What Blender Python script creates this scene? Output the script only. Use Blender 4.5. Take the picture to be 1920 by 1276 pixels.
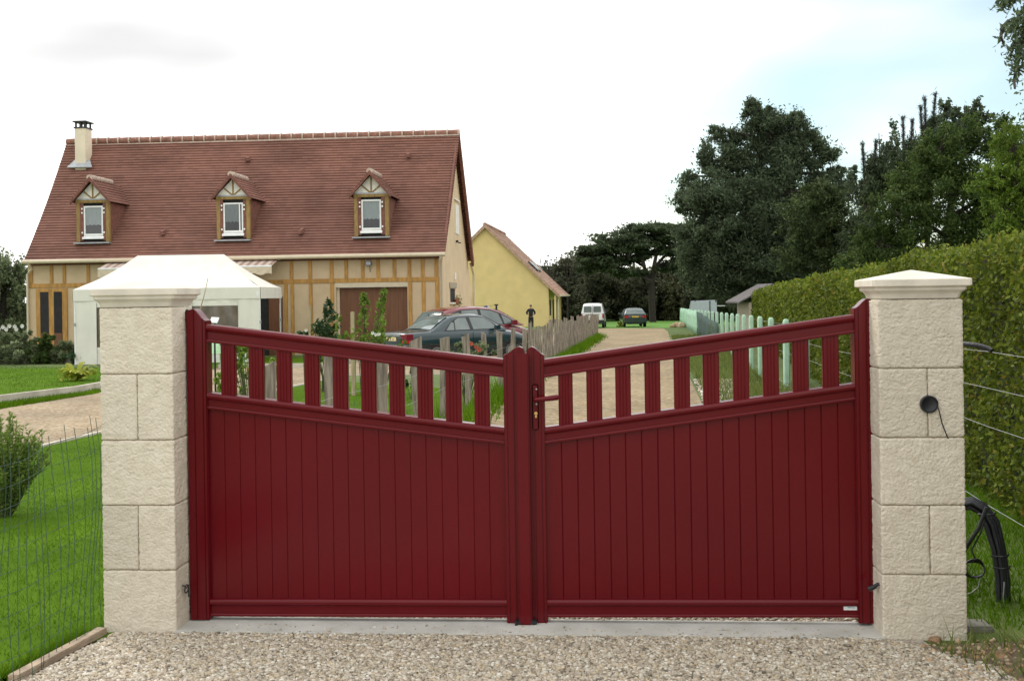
import bpy, bmesh, math, random
import numpy as np
from mathutils import Vector, Matrix, noise
random.seed(11); rng = np.random.default_rng(11)
for o in list(bpy.data.objects): bpy.data.objects.remove(o)
S = bpy.context.scene
COL = S.collection
V = Vector
# ---------------------------------------------------------------- camera
F = 2000.; HX, HY = 960., 552.; YAW = .075; ROLL = .015; H = 1.69
fw = V((-math.sin(YAW), math.cos(YAW), 0)); rt = V((math.cos(YAW), math.sin(YAW), 0)); up = V((0, 0, 1))
cd = bpy.data.cameras.new('camera'); cam = bpy.data.objects.new('camera', cd); COL.objects.link(cam)
cr = rt*math.cos(ROLL) - up*math.sin(ROLL); cu = rt*math.sin(ROLL) + up*math.cos(ROLL)
m3 = Matrix((cr, cu, -fw)).transposed()
cam.matrix_world = Matrix.Translation((0, 0, H)) @ m3.to_4x4()
cd.sensor_width = 36; cd.lens = 36*F/1920; cd.shift_y = -(638-HY)/1920; cd.clip_end = 4000; cd.clip_start = .05
S.camera = cam
# ---------------------------------------------------------------- world and sun
SUN_AZ, SUN_EL = math.radians(-48), math.radians(42)      # veiled sun, ahead on the left
w = bpy.data.worlds.new('World'); S.world = w; w.use_nodes = True
nt = w.node_tree; nt.nodes.clear(); N = nt.nodes.new; LK = nt.links.new
out = N('ShaderNodeOutputWorld'); sky = N('ShaderNodeTexSky'); sky.sky_type = 'NISHITA'; sky.sun_disc = False
sky.sun_elevation = SUN_EL; sky.sun_rotation = SUN_AZ; sky.dust_density = 2.
bs = N('ShaderNodeBackground'); bs.inputs[1].default_value = .15; tn = N('ShaderNodeMix'); tn.data_type = 'RGBA'; tn.blend_type = 'MULTIPLY'; tn.inputs[0].default_value = 1; tn.inputs[7].default_value = (1.0, 1.12, 1.02, 1); LK(sky.outputs[0], tn.inputs[6]); LK(tn.outputs[2], bs.inputs[0])
bc = N('ShaderNodeBackground'); bc.inputs[1].default_value = 1.0
tc = N('ShaderNodeTexCoord'); mp = N('ShaderNodeMapping'); mp.inputs['Scale'].default_value = (1.6, 1.6, 5.); LK(tc.outputs['Generated'], mp.inputs[0])
nz = N('ShaderNodeTexNoise'); nz.inputs['Scale'].default_value = 1.5; nz.inputs['Detail'].default_value = 3.5; nz.inputs['Roughness'].default_value = .42; LK(mp.outputs[0], nz.inputs[0])
rc = N('ShaderNodeValToRGB'); rc.color_ramp.elements[0].position = .30; rc.color_ramp.elements[1].position = .64
rc.color_ramp.elements[0].color = (.735, .737, .735, 1); rc.color_ramp.elements[1].color = (1.5, 1.5, 1.48, 1); LK(rc.outputs[0], bc.inputs[0])
sx = N('ShaderNodeSeparateXYZ'); LK(tc.outputs['Generated'], sx.inputs[0])
blue_dir = (fw + rt*.45 + up*.11).normalized(); dp = N('ShaderNodeVectorMath'); dp.operation = 'DOT_PRODUCT'; LK(tc.outputs['Generated'], dp.inputs[0]); dp.inputs[1].default_value = blue_dir
zr0 = N('ShaderNodeValToRGB'); ze_ = zr0.color_ramp.elements; ze_[0].position = 0; ze_[0].color = (.56,)*3+(1,); ze_[1].position = 1; ze_[1].color = (.58,)*3+(1,)
for q_, c_ in ((.15, .56), (.215, .40), (.33, .42), (.5, .57)): e_ = ze_.new(q_); e_.color = (c_,)*3+(1,)
LK(sx.outputs[2], zr0.inputs[0]); a0 = N('ShaderNodeMath'); a0.operation = 'ADD'; LK(zr0.outputs[0], a0.inputs[0]); LK(nz.outputs[0], a0.inputs[1]); a1 = N('ShaderNodeMath'); a1.operation = 'SUBTRACT'; LK(a0.outputs[0], a1.inputs[0]); a1.inputs[1].default_value = .5; LK(a1.outputs[0], rc.inputs[0])
mr = N('ShaderNodeMapRange'); mr.inputs[1].default_value = .91; mr.inputs[2].default_value = .985; mr.inputs[3].default_value = 1.25; mr.inputs[4].default_value = .22; LK(dp.outputs['Value'], mr.inputs[0])
ad = N('ShaderNodeMath'); ad.operation = 'ADD'; LK(mr.outputs[0], ad.inputs[0])
s2 = N('ShaderNodeMapRange'); s2.inputs[1].default_value = .3; s2.inputs[2].default_value = .7; s2.inputs[3].default_value = -.42; s2.inputs[4].default_value = .30; LK(nz.outputs[0], s2.inputs[0]); LK(s2.outputs[0], ad.inputs[1]); ad.use_clamp = True
mx = N('ShaderNodeMixShader'); LK(ad.outputs[0], mx.inputs[0]); LK(bs.outputs[0], mx.inputs[1]); LK(bc.outputs[0], mx.inputs[2]); LK(mx.outputs[0], out.inputs[0])
sl = bpy.data.lights.new('sun', 'SUN'); sl.energy = 1.25; sl.angle = math.radians(14); sl.color = (1, .94, .86)
so = bpy.data.objects.new('sun', sl); COL.objects.link(so)
sd = V((math.sin(SUN_AZ)*math.cos(SUN_EL), math.cos(SUN_AZ)*math.cos(SUN_EL), math.sin(SUN_EL)))
so.rotation_euler = sd.to_track_quat('Z', 'Y').to_euler(); so.location = (-20, 20, 30)
S.view_settings.view_transform = 'Standard'; S.view_settings.look = 'None'; S.view_settings.exposure = .30; S.view_settings.gamma = 1
S.render.engine = 'CYCLES'; S.cycles.max_bounces = 6; S.cycles.transparent_max_bounces = 12

# ---------------------------------------------------------------- placing helpers
C0 = V((0, 0, H))
def g(y): return 0. if y < 6.5 else -.012*(min(y, 160)-6.5)
def ray(px, py):
    u, v = px-HX, HY-py
    u0 = u*math.cos(ROLL)+v*math.sin(ROLL); v0 = -u*math.sin(ROLL)+v*math.cos(ROLL)
    return fw + rt*(u0/F) + up*(v0/F)
def onY(px, py, Y): d = ray(px, py); return C0 + d*(Y/d.y)
def onD(px, py, D): return C0 + ray(px, py)*D
def onG(px, py, cap=200):
    d = ray(px, py); D = 5.
    for i in range(60): D = min((g((C0+d*D).y)-H)/d.z, cap) if d.z < -1e-4 else cap
    return C0 + d*D
def gd(px, D):                       # ground point in picture column px at depth D
    p = onD(px, 600, D); return V((p.x, p.y, g(p.y)))
def proj(p):
    q = V(p)-C0; D = q.dot(fw); return D

# ---------------------------------------------------------------- objects
def tag(o, label=None, cat=None, group=None, kind=None):
    if label: o['label'] = label
    if cat: o['category'] = cat
    if group: o['group'] = group
    if kind: o['kind'] = kind
    return o
def thing(name, label, cat, loc=(0, 0, 0), rz=0, group=None):
    o = bpy.data.objects.new(name, None); o.empty_display_size = .1; COL.objects.link(o)
    o.location = loc; o.rotation_euler = (0, 0, rz); return tag(o, label, cat, group)
class MB:
    def __init__(s): s.v = []; s.f = []
    def add(s, vs, fs):
        b = len(s.v); s.v += [tuple(p) for p in vs]; s.f += [tuple(i+b for i in f) for f in fs]; return s
    def box(s, x0, x1, y0, y1, z0, z1):
        return s.add([(x0,y0,z0),(x1,y0,z0),(x1,y1,z0),(x0,y1,z0),(x0,y0,z1),(x1,y0,z1),(x1,y1,z1),(x0,y1,z1)],
                     [(0,3,2,1),(4,5,6,7),(0,1,5,4),(1,2,6,5),(2,3,7,6),(3,0,4,7)])
    def quad(s, *p): return s.add(p, [tuple(range(len(p)))])
    def prism(s, poly, vec):          # polygon (3D points) extruded along vec
        n = len(poly); vec = V(vec); a = [V(p) for p in poly]; b = [p+vec for p in a]
        fs = [tuple(range(n))[::-1], tuple(range(n, 2*n))] + [(i, (i+1) % n, n+(i+1) % n, n+i) for i in range(n)]
        return s.add(a+b, fs)
    def loft(s, rings, cap=True, closed=True):
        n = len(rings[0]); vs = [p for r in rings for p in r]; fs = []
        for i in range(len(rings)-1):
            for j in range(n if closed else n-1):
                k = (j+1) % n; fs.append((i*n+j, i*n+k, (i+1)*n+k, (i+1)*n+j))
        if cap and closed: fs += [tuple(range(n))[::-1], tuple((len(rings)-1)*n+j for j in range(n))]
        return s.add(vs, fs)
    def tube(s, pts, r, n=8, cap=True):
        pts = [V(p) for p in pts]; rr = r if isinstance(r, (list, tuple)) else [r]*len(pts); rings = []; pn = None
        for i, p in enumerate(pts):
            t = (pts[min(i+1, len(pts)-1)]-pts[max(i-1, 0)]).normalized()
            if pn is None: a = V((0, 0, 1)) if abs(t.z) < .9 else V((1, 0, 0)); pn = (a-t*a.dot(t)).normalized()
            else: pn = (pn-t*pn.dot(t)).normalized()
            b = t.cross(pn)
            rings.append([p+(pn*math.cos(2*math.pi*k/n)+b*math.sin(2*math.pi*k/n))*rr[i] for k in range(n)])
        return s.loft(rings, cap)
    def sweep(s, prof, p0, p1):       # prof: (dz, dy) closed section, kept vertical at both ends
        return s.loft([[V(p)+V((0, dy, dz)) for dz, dy in prof] for p in (p0, p1)])
    def xf(s, M, start=0): s.v[start:] = [tuple(M @ V(p)) for p in s.v[start:]]; return s
    def build(s, name, mat, parent=None, smooth=None, bevel=0, local=False):
        me = bpy.data.meshes.new(name); vs = s.v
        if parent is not None and not local:
            q = chain(parent); vs = [(p[0]-q.x, p[1]-q.y, p[2]-q.z) for p in vs]
        me.from_pydata(vs, [], s.f); bm = bmesh.new(); bm.from_mesh(me); bmesh.ops.recalc_face_normals(bm, faces=bm.faces)
        if bevel: bmesh.ops.bevel(bm, geom=[e for e in bm.edges if e.calc_face_angle(0) > .5], offset=bevel, segments=2, affect='EDGES', clamp_overlap=True)
        bm.to_mesh(me); bm.free()
        if smooth is not None:
            me.polygons.foreach_set('use_smooth', [True]*len(me.polygons)); me.set_sharp_from_angle(angle=math.radians(smooth))
        return link(name, me, mat, parent)
def chain(o):
    q = V(o.location)
    while o.parent is not None: o = o.parent; q = q + V(o.location)
    return q
def link(name, me, mat, parent=None):
    o = bpy.data.objects.new(name, me); COL.objects.link(o)
    if mat: me.materials.append(mat)
    if parent is not None: o.parent = parent
    return o
def np_mesh(name, verts, faces, mat, parent=None, smooth=False, local=False):
    verts = np.asarray(verts, np.float32); faces = np.asarray(faces, np.int32)
    if parent is not None and not local: verts = verts - np.array(chain(parent), np.float32)
    me = bpy.data.meshes.new(name); k = faces.shape[1]
    me.vertices.add(len(verts)); me.vertices.foreach_set('co', verts.ravel())
    me.loops.add(faces.size); me.loops.foreach_set('vertex_index', faces.ravel())
    me.polygons.add(len(faces)); me.polygons.foreach_set('loop_start', np.arange(0, faces.size, k, dtype=np.int32))
    if smooth: me.polygons.foreach_set('use_smooth', np.ones(len(faces), bool))
    me.update(calc_edges=True); return link(name, me, mat, parent)

# ---------------------------------------------------------------- materials
def pm(name, col, rough=.6, var=.15, scale=6., bump=0., bscale=40., metal=0., spec=.5, detail=5., col2=None, stretch=(1, 1, 1), lo=.35, hi=.65, coat=0.):
    m = bpy.data.materials.new(name); m.use_nodes = True; t = m.node_tree; p = t.nodes['Principled BSDF']
    p.inputs['Roughness'].default_value = rough; p.inputs['Metallic'].default_value = metal; p.inputs['Specular IOR Level'].default_value = spec
    if coat: p.inputs['Coat Weight'].default_value = coat; p.inputs['Coat Roughness'].default_value = .08
    c = t.nodes.new('ShaderNodeTexCoord'); mpp = t.nodes.new('ShaderNodeMapping'); mpp.inputs['Scale'].default_value = stretch; t.links.new(c.outputs['Object'], mpp.inputs[0])
    n = t.nodes.new('ShaderNodeTexNoise'); n.inputs['Scale'].default_value = scale; n.inputs['Detail'].default_value = detail; t.links.new(mpp.outputs[0], n.inputs[0])
    r = t.nodes.new('ShaderNodeValToRGB'); e = r.color_ramp.elements; e[0].position = lo; e[1].position = hi
    a = col2 if col2 else tuple(x*(1-var) for x in col); b = col if col2 else tuple(min(1, x*(1+var)) for x in col)
    e[0].color = (*a, 1); e[1].color = (*b, 1); t.links.new(n.outputs[0], r.inputs[0]); t.links.new(r.outputs[0], p.inputs['Base Color'])
    if bump:
        n2 = t.nodes.new('ShaderNodeTexNoise'); n2.inputs['Scale'].default_value = bscale; n2.inputs['Detail'].default_value = 6; t.links.new(mpp.outputs[0], n2.inputs[0])
        bu = t.nodes.new('ShaderNodeBump'); bu.inputs['Strength'].default_value = bump; bu.inputs['Distance'].default_value = .02
        t.links.new(n2.outputs[0], bu.inputs['Height']); t.links.new(bu.outputs[0], p.inputs['Normal'])
    return m
def blockvar(m, lo, hi):
    t = m.node_tree; p = t.nodes['Principled BSDF']; l = p.inputs['Base Color'].links[0].from_socket; oi = t.nodes.new('ShaderNodeObjectInfo'); a = t.nodes.new('ShaderNodeMapRange'); a.inputs[3].default_value = lo; a.inputs[4].default_value = hi; t.links.new(oi.outputs['Random'], a.inputs[0])
    mu = t.nodes.new('ShaderNodeMix'); mu.data_type = 'RGBA'; mu.blend_type = 'MULTIPLY'; mu.inputs[0].default_value = 1; t.links.new(l, mu.inputs[6]); t.links.new(a.outputs[0], mu.inputs[7]); t.links.new(mu.outputs[2], p.inputs['Base Color'])
def leafmat(name, c1, c2, c3=None, trans=.25, rough=.5):
    m = bpy.data.materials.new(name); m.use_nodes = True; t = m.node_tree; p = t.nodes['Principled BSDF']; p.inputs['Roughness'].default_value = max(rough, .55); p.inputs['Specular IOR Level'].default_value = .16
    gm = t.nodes.new('ShaderNodeNewGeometry'); r = t.nodes.new('ShaderNodeValToRGB'); e = r.color_ramp.elements
    e[0].color = (*c1, 1); e[1].color = (*c2, 1)
    if c3: x = e.new(.93); x.color = (*c2, 1); e[-1].color = (*c3, 1)
    t.links.new(gm.outputs['Random Per Island'], r.inputs[0])
    c = t.nodes.new('ShaderNodeTexCoord'); n = t.nodes.new('ShaderNodeTexNoise'); n.inputs['Scale'].default_value = .8; t.links.new(c.outputs['Object'], n.inputs[0])
    mr_ = t.nodes.new('ShaderNodeMapRange'); mr_.inputs[1].default_value = .3; mr_.inputs[2].default_value = .7; mr_.inputs[3].default_value = .7; mr_.inputs[4].default_value = 1.3; t.links.new(n.outputs[0], mr_.inputs[0])
    mu = t.nodes.new('ShaderNodeMix'); mu.data_type = 'RGBA'; mu.blend_type = 'MULTIPLY'; mu.inputs[0].default_value = 1; t.links.new(r.outputs[0], mu.inputs[6]); t.links.new(mr_.outputs[0], mu.inputs[7])
    t.links.new(mu.outputs[2], p.inputs['Base Color'])
    tr = t.nodes.new('ShaderNodeBsdfTranslucent'); t.links.new(mu.outputs[2], tr.inputs[0])
    ms = t.nodes.new('ShaderNodeMixShader'); ms.inputs[0].default_value = trans; t.links.new(p.outputs[0], ms.inputs[1]); t.links.new(tr.outputs[0], ms.inputs[2])
    t.links.new(ms.outputs[0], t.nodes['Material Output'].inputs[0]); return m
def islandmat(name, cols, rough=.7):
    m = bpy.data.materials.new(name); m.use_nodes = True; t = m.node_tree; p = t.nodes['Principled BSDF']; p.inputs['Roughness'].default_value = rough
    gm = t.nodes.new('ShaderNodeNewGeometry'); r = t.nodes.new('ShaderNodeValToRGB'); r.color_ramp.interpolation = 'LINEAR'; e = r.color_ramp.elements
    for i, c in enumerate(cols):
        x = e[0] if i == 0 else (e[len(e)-1] if i == len(cols)-1 else e.new(i/(len(cols)-1))); x.position = i/(len(cols)-1) if i < len(cols)-1 else 1; x.color = (*c, 1)
    t.links.new(gm.outputs['Random Per Island'], r.inputs[0]); t.links.new(r.outputs[0], p.inputs['Base Color']); return m
def glassmat(name, tint=(.75, .8, .8), base=.12):
    m = bpy.data.materials.new(name); m.use_nodes = True; t = m.node_tree; t.nodes.remove(t.nodes['Principled BSDF'])
    gl = t.nodes.new('ShaderNodeBsdfGlossy'); gl.inputs['Roughness'].default_value = .04; tr = t.nodes.new('ShaderNodeBsdfTransparent'); tr.inputs[0].default_value = (*tint, 1)
    fr = t.nodes.new('ShaderNodeFresnel'); a = t.nodes.new('ShaderNodeMath'); a.operation = 'ADD'; a.use_clamp = True; a.inputs[1].default_value = base; t.links.new(fr.outputs[0], a.inputs[0])
    ms = t.nodes.new('ShaderNodeMixShader'); t.links.new(a.outputs[0], ms.inputs[0]); t.links.new(tr.outputs[0], ms.inputs[1]); t.links.new(gl.outputs[0], ms.inputs[2]); t.links.new(ms.outputs[0], t.nodes['Material Output'].inputs[0]); return m
def gravelmat(name, cols, vs, bump=.5):
    m = bpy.data.materials.new(name); m.use_nodes = True; t = m.node_tree; p = t.nodes['Principled BSDF']; p.inputs['Roughness'].default_value = .85; p.inputs['Specular IOR Level'].default_value = .2
    c = t.nodes.new('ShaderNodeTexCoord'); v = t.nodes.new('ShaderNodeTexVoronoi'); v.inputs['Scale'].default_value = vs; t.links.new(c.outputs['Object'], v.inputs[0])
    sp = t.nodes.new('ShaderNodeSeparateColor'); t.links.new(v.outputs['Color'], sp.inputs[0])
    r = t.nodes.new('ShaderNodeValToRGB'); e = r.color_ramp.elements
    for i, cc in enumerate(cols):
        x = e[0] if i == 0 else (e[len(e)-1] if i == len(cols)-1 else e.new(i/(len(cols)-1))); x.color = (*cc, 1)
    t.links.new(sp.outputs[0], r.inputs[0])
    n = t.nodes.new('ShaderNodeTexNoise'); n.inputs['Scale'].default_value = .7; n.inputs['Detail'].default_value = 6; t.links.new(c.outputs['Object'], n.inputs[0])
    mr_ = t.nodes.new('ShaderNodeMapRange'); mr_.inputs[1].default_value = .3; mr_.inputs[2].default_value = .7; mr_.inputs[3].default_value = .75; mr_.inputs[4].default_value = 1.2; t.links.new(n.outputs[0], mr_.inputs[0])
    mu = t.nodes.new('ShaderNodeMix'); mu.data_type = 'RGBA'; mu.blend_type = 'MULTIPLY'; mu.inputs[0].default_value = 1; t.links.new(r.outputs[0], mu.inputs[6]); t.links.new(mr_.outputs[0], mu.inputs[7]); t.links.new(mu.outputs[2], p.inputs['Base Color'])
    bu = t.nodes.new('ShaderNodeBump'); bu.inputs['Strength'].default_value = bump; bu.inputs['Distance'].default_value = .01; bu.invert = True; t.links.new(v.outputs['Distance'], bu.inputs['Height']); t.links.new(bu.outputs[0], p.inputs['Normal']); return m

M = {}
M['red'] = pm('gate_paint', (.117, .004, .0078), .2, .06, 1.3, .012, 200, spec=.26)
M['stone'] = pm('reconstituted_stone', (.73, .665, .55), .9, .12, 14, .42, 85, spec=.15, col2=(.61, .545, .43), lo=.25, hi=.7)
M['capstone'] = pm('cap_stone', (.68, .625, .53), .85, .1, 7, .12, 120, spec=.2)
blockvar(M['stone'], .9, 1.06)
M['mortar'] = pm('mortar', (.40, .35, .26), .95, .1)
M['slab'] = pm('concrete', (.58, .575, .53), .85, .12, 5, .12, 120, col2=(.46, .455, .41))
M['black'] = pm('black_plastic', (.012, .013, .016), .4, .2)
M['conduit'] = pm('black_conduit', (.016, .017, .022), .35, .3, 10, .3, 160)
M['darkmetal'] = pm('dark_metal', (.03, .03, .032), .4, .2, metal=.5)
M['steel'] = pm('galvanised_wire', (.34, .35, .34), .45, .15, 30, metal=.4)
M['brass'] = pm('brass', (.6, .42, .15), .3, .1, metal=.9)
M['white'] = pm('white_plastic', (.78, .79, .78), .45, .04)
M['footing'] = pm('dirty_concrete', (.20, .19, .16), .95, .3, 8, .3, 60)
M['teal'] = pm('teal_print', (.03, .25, .3), .5, .05)
M['greenwire'] = pm('green_plastic_wire', (.04, .085, .06), .5, .3, 20)
M['board'] = pm('edging_board', (.36, .28, .20), .85, .25, 4, .15, 60, stretch=(3, 3, 14))
M['oldwood'] = pm('weathered_chestnut', (.33, .285, .225), .9, .3, 5, .5, 22, col2=(.12, .10, .08), stretch=(7, 7, .7), lo=.3, hi=.62)
M['stakewood'] = pm('pale_stake_wood', (.40, .33, .2), .85, .2, 6, .2, 30, stretch=(6, 6, .6))
M['bark'] = pm('bark', (.035, .028, .022), .95, .35, 8, .5, 20, stretch=(4, 4, 1))
M['stem'] = pm('green_stem', (.07, .09, .03), .8, .2)
M['lawn'] = pm('lawn', (.088, .165, .009), .95, .2, 1.1, .4, 180, col2=(.06, .122, .007), detail=8, spec=.05)
M['field'] = pm('rough_grass', (.11, .15, .03), .95, .3, .6, .5, 120, col2=(.06, .10, .02), detail=8)
M['farlawn'] = pm('far_lawn', (.09, .22, .02), .95, .2, .3, .3, 60, detail=8)
M['soil'] = pm('soil', (.17, .125, .08), .95, .4, 9, .7, 60, detail=8)
M['gravel'] = gravelmat('forecourt_gravel', [(.20, .16, .12), (.38, .32, .25), (.48, .42, .34), (.27, .23, .2), (.56, .52, .45)], 95.)
M['drive'] = gravelmat('drive_gravel', [(.18, .13, .07), (.27, .20, .115), (.32, .25, .15), (.22, .165, .095), (.42, .34, .23)], 17., .5)
M['path'] = gravelmat('garden_gravel', [(.22, .155, .09), (.31, .24, .15), (.37, .30, .20), (.19, .13, .075), (.44, .375, .28)], 26., .4)
M['pebble'] = islandmat('pebbles', [(.11, .095, .075), (.44, .375, .28), (.60, .535, .43), (.26, .21, .15), (.72, .68, .59), (.38, .33, .26), (.54, .44, .29), (.24, .20, .15)])
M['rubble'] = islandmat('rubble_stones', [(.2, .13, .07), (.42, .26, .13), (.5, .4, .28), (.28, .17, .09)])
M['grass'] = leafmat('grass_blades', (.07, .155, .006), (.122, .225, .010), trans=.3); M['grass'].node_tree.nodes['Principled BSDF'].inputs['Specular IOR Level'].default_value = .04
M['drygrass'] = leafmat('rough_blades', (.10, .15, .03), (.22, .25, .07), (.34, .29, .13), trans=.3)
M['leaf_dark'] = leafmat('dark_leaves', (.062, .088, .054), (.125, .165, .088), (.17, .21, .11), trans=.5, rough=.6)
M['leaf_mid'] = leafmat('mid_leaves', (.04, .072, .020), (.095, .14, .036), (.15, .20, .05), trans=.45)
M['leaf_mixed'] = leafmat('mixed_dark_leaves', (.045, .07, .03), (.10, .135, .05), (.17, .20, .07), trans=.45)
M['leaf_wood'] = leafmat('wood_leaves', (.055, .065, .042), (.115, .125, .07), (.155, .135, .085), trans=.5)
M['leaf_willow'] = leafmat('willow_leaves', (.06, .11, .012), (.15, .22, .03), (.2, .25, .05), trans=.35)
M['leaf_hedge'] = leafmat('hedge_leaves', (.05, .085, .009), (.20, .245, .028), (.27, .19, .035), trans=.35)
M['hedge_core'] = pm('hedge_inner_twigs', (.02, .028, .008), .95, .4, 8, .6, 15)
M['needle'] = leafmat('pine_needles', (.04, .06, .034), (.09, .12, .056), trans=.3)
M['needle_tip'] = leafmat('pine_shoots', (.05, .055, .05), (.10, .105, .095), trans=.1)
M['leaf_shrub'] = leafmat('shrub_leaves', (.06, .12, .015), (.16, .24, .04), (.28, .3, .08), trans=.3)
M['leaf_sap'] = leafmat('sapling_leaves', (.10, .18, .02), (.22, .32, .05), (.4, .42, .12), trans=.35)
M['leaf_laurel'] = leafmat('laurel_leaves', (.02, .05, .018), (.06, .11, .04), (.14, .19, .1), trans=.15, rough=.3)
M['leaf_yellow'] = leafmat('yellow_green_leaves', (.22, .27, .03), (.46, .48, .07), (.55, .5, .16), trans=.4)
M['leaf_left'] = leafmat('grey_green_leaves', (.11, .145, .075), (.23, .27, .14), trans=.45)
M['petal'] = pm('white_petals', (.8, .8, .76), .6, .05)
M['redpetal'] = pm('red_petals', (.6, .06, .03), .6, .2)

# ---------------------------------------------------------------- foliage tools
def leaf_geo(P, size, aspect=.5, droop=0., flat=0., D=None):
    n = len(P); d = rng.normal(size=(n, 3)) if D is None else D + .35*rng.normal(size=(n, 3))
    d[:, 2] = d[:, 2]*(1-flat) - droop; d /= np.linalg.norm(d, axis=1)[:, None]+1e-9
    r = rng.normal(size=(n, 3)); r[:, 2] += flat*2; b = np.cross(d, r); b /= np.linalg.norm(b, axis=1)[:, None]+1e-9
    s = size*(.6+.8*rng.random(n))[:, None]; nn = np.cross(d, b)
    v = np.stack([P-d*s*.5, P+b*s*aspect*.5-nn*s*.06, P+d*s*.5, P-b*s*aspect*.5-nn*s*.06], 1).reshape(-1, 3)
    return v, np.arange(4*n).reshape(-1, 4)
def leaves(name, P, size, mat, parent, **k):
    v, f = leaf_geo(np.asarray(P, float), size, **k); return np_mesh(name, v, f, mat, parent)
def blob_pts(c, r, n, ncl=None, sig=.17, shell=.5):
    ncl = ncl or max(6, n//60); d = rng.normal(size=(ncl, 3)); d /= np.linalg.norm(d, axis=1)[:, None]
    rad = shell+(1-shell)*rng.random(ncl)**.6; cl = d*rad[:, None]
    k = rng.integers(0, ncl, n); p = cl[k] + sig*.72*rng.normal(size=(n, 3))*(.6+.8*rng.random(ncl))[k][:, None] + (d*np.array([1, 1, .6])+np.array([0, 0, .12]))[k]*(np.abs(rng.normal(size=n))*sig*1.15*(.4+1.2*rng.random(ncl))[k])[:, None]
    return np.asarray(c)+p*np.asarray(r), np.asarray(c)+cl*np.asarray(r)
def tree(name, label, base, blobs, nleaf, lsize, mat, trunk=.2, group=None, cat='tree', bark=None, twig=.03, **k):
    """base: ground point. blobs: (x,y,z,rx,ry,rz) in world metres."""
    t = thing(name, label, cat, base, group=group); bark = bark or M['bark']; base = V(base)
    tot = sum(b[3]*b[5]+b[3]*b[4]*.5 for b in blobs); P = []; mb = MB(); zt = max(b[2] for b in blobs)
    top = V((sum(b[0] for b in blobs)/len(blobs), sum(b[1] for b in blobs)/len(blobs), zt)); pts = []
    for i in range(7):
        q = base.lerp(top, i/6); q.x += .12*math.sin(i*2.1)*trunk*4*(i/6); pts.append(q)
    mb.tube(pts, [trunk*(1.15-.95*i/6) for i in range(7)], 8)
    for b in blobs:
        n = int(nleaf*(b[3]*b[5]+b[3]*b[4]*.5)/tot); p, cl = blob_pts(b[:3], b[3:], n, **{a: k[a] for a in k if a in ('sig', 'shell', 'ncl')}); P.append(p)
        c = V(b[:3]); f = min(.85, max(.15, (c.z-b[5]*.8-base.z)/max(.1, top.z-base.z))); s = base.lerp(top, f)
        mid = s.lerp(c, .5)+V((0, 0, .15*b[5])); mb.tube([s, mid, c], [trunk*.4, trunk*.3, trunk*.15], 6)
        for q in cl[:7]: q = V(q); mb.tube([c, c.lerp(q, .5)+V((0, 0, .08*b[5])), q], [trunk*.15, trunk*.1, twig*.5], 5)
    mb.build('trunk', bark, t, smooth=60)
    leaves('crown', np.concatenate(P), lsize, mat, t, **{a: k[a] for a in k if a in ('aspect', 'droop', 'flat')}); return t
def pxblobs(D, lst, depth=1., jit=.25):
    out = []
    for px, py, rx, ry in lst:
        r = (rx+ry)/2*D/F; p = onD(px, py, D+random.uniform(-jit, jit)*r*2); out.append((p.x, p.y, p.z, rx*D/F, r*depth, ry*D/F))
    return out
def blades(name, XY, hgt, mat, label=None, wid=.004, lean=.5, parent=None, z=None):
    n = len(XY); zz = np.array([g(y) for y in XY[:, 1]]) if z is None else z
    a = rng.random(n)*6.283; h = hgt*(.5+rng.random(n)); ww = wid*(.6+.8*rng.random(n))
    b = np.stack([XY[:, 0], XY[:, 1], zz], 1); t = b + np.stack([np.cos(a)*h*lean*rng.random(n), np.sin(a)*h*lean*rng.random(n), h], 1)
    s = np.stack([-np.sin(a+1)*ww, np.cos(a+1)*ww, 0*a], 1); v = np.stack([b-s, b+s, t], 1).reshape(-1, 3)
    return np_mesh(name, v, np.arange(3*n).reshape(-1, 3), mat, parent)
def in_poly(n, poly):
    poly = np.array([(p[0], p[1]) for p in poly]); lo = poly.min(0); hi = poly.max(0); outp = []; c = 0
    while c < n:
        q = lo+(hi-lo)*rng.random((n*2, 2)); ins = np.zeros(len(q), bool); j = len(poly)-1
        for i in range(len(poly)):
            a, b = poly[i], poly[j]; cr_ = ((a[1] > q[:, 1]) != (b[1] > q[:, 1])) & (q[:, 0] < (b[0]-a[0])*(q[:, 1]-a[1])/(b[1]-a[1]+1e-12)+a[0]); ins ^= cr_; j = i
        q = q[ins]; outp.append(q); c += len(q)
    return np.concatenate(outp)[:n]

# ================================================================ SETTING
def strip(name, rows, mat, h, kind='structure'):
    """rows: (left xy, right xy) with growing Y; follows the ground h above it"""
    mb = MB()
    for i in range(len(rows)-1):
        (a, b), (c, d) = rows[i], rows[i+1]; n = max(1, int(abs(c[1]-a[1])/2.5))
        if min(a[1], b[1]) < 6.5 < max(c[1], d[1]): n = max(n, 12)
        for k in range(n):
            q = [V(a[:2]).lerp(V(c[:2]), k/n), V(b[:2]).lerp(V(d[:2]), k/n), V(b[:2]).lerp(V(d[:2]), (k+1)/n), V(a[:2]).lerp(V(c[:2]), (k+1)/n)]
            mb.quad(*[(p.x, p.y, g(p.y)+h) for p in q])
    return tag(mb.build(name, mat), kind=kind)
gb = MB(); ys = [-60, 3.9, 6.5, 15, 30, 50, 75, 100, 130, 160, 600, 2500]
for i in range(len(ys)-1):
    X = 400 if ys[i] < 160 else 2500
    gb.quad((-X, ys[i], g(ys[i])), (X, ys[i], g(ys[i])), (X, ys[i+1], g(ys[i+1])), (-X, ys[i+1], g(ys[i+1])))
tag(gb.build('ground', M['field']), kind='structure')
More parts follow.
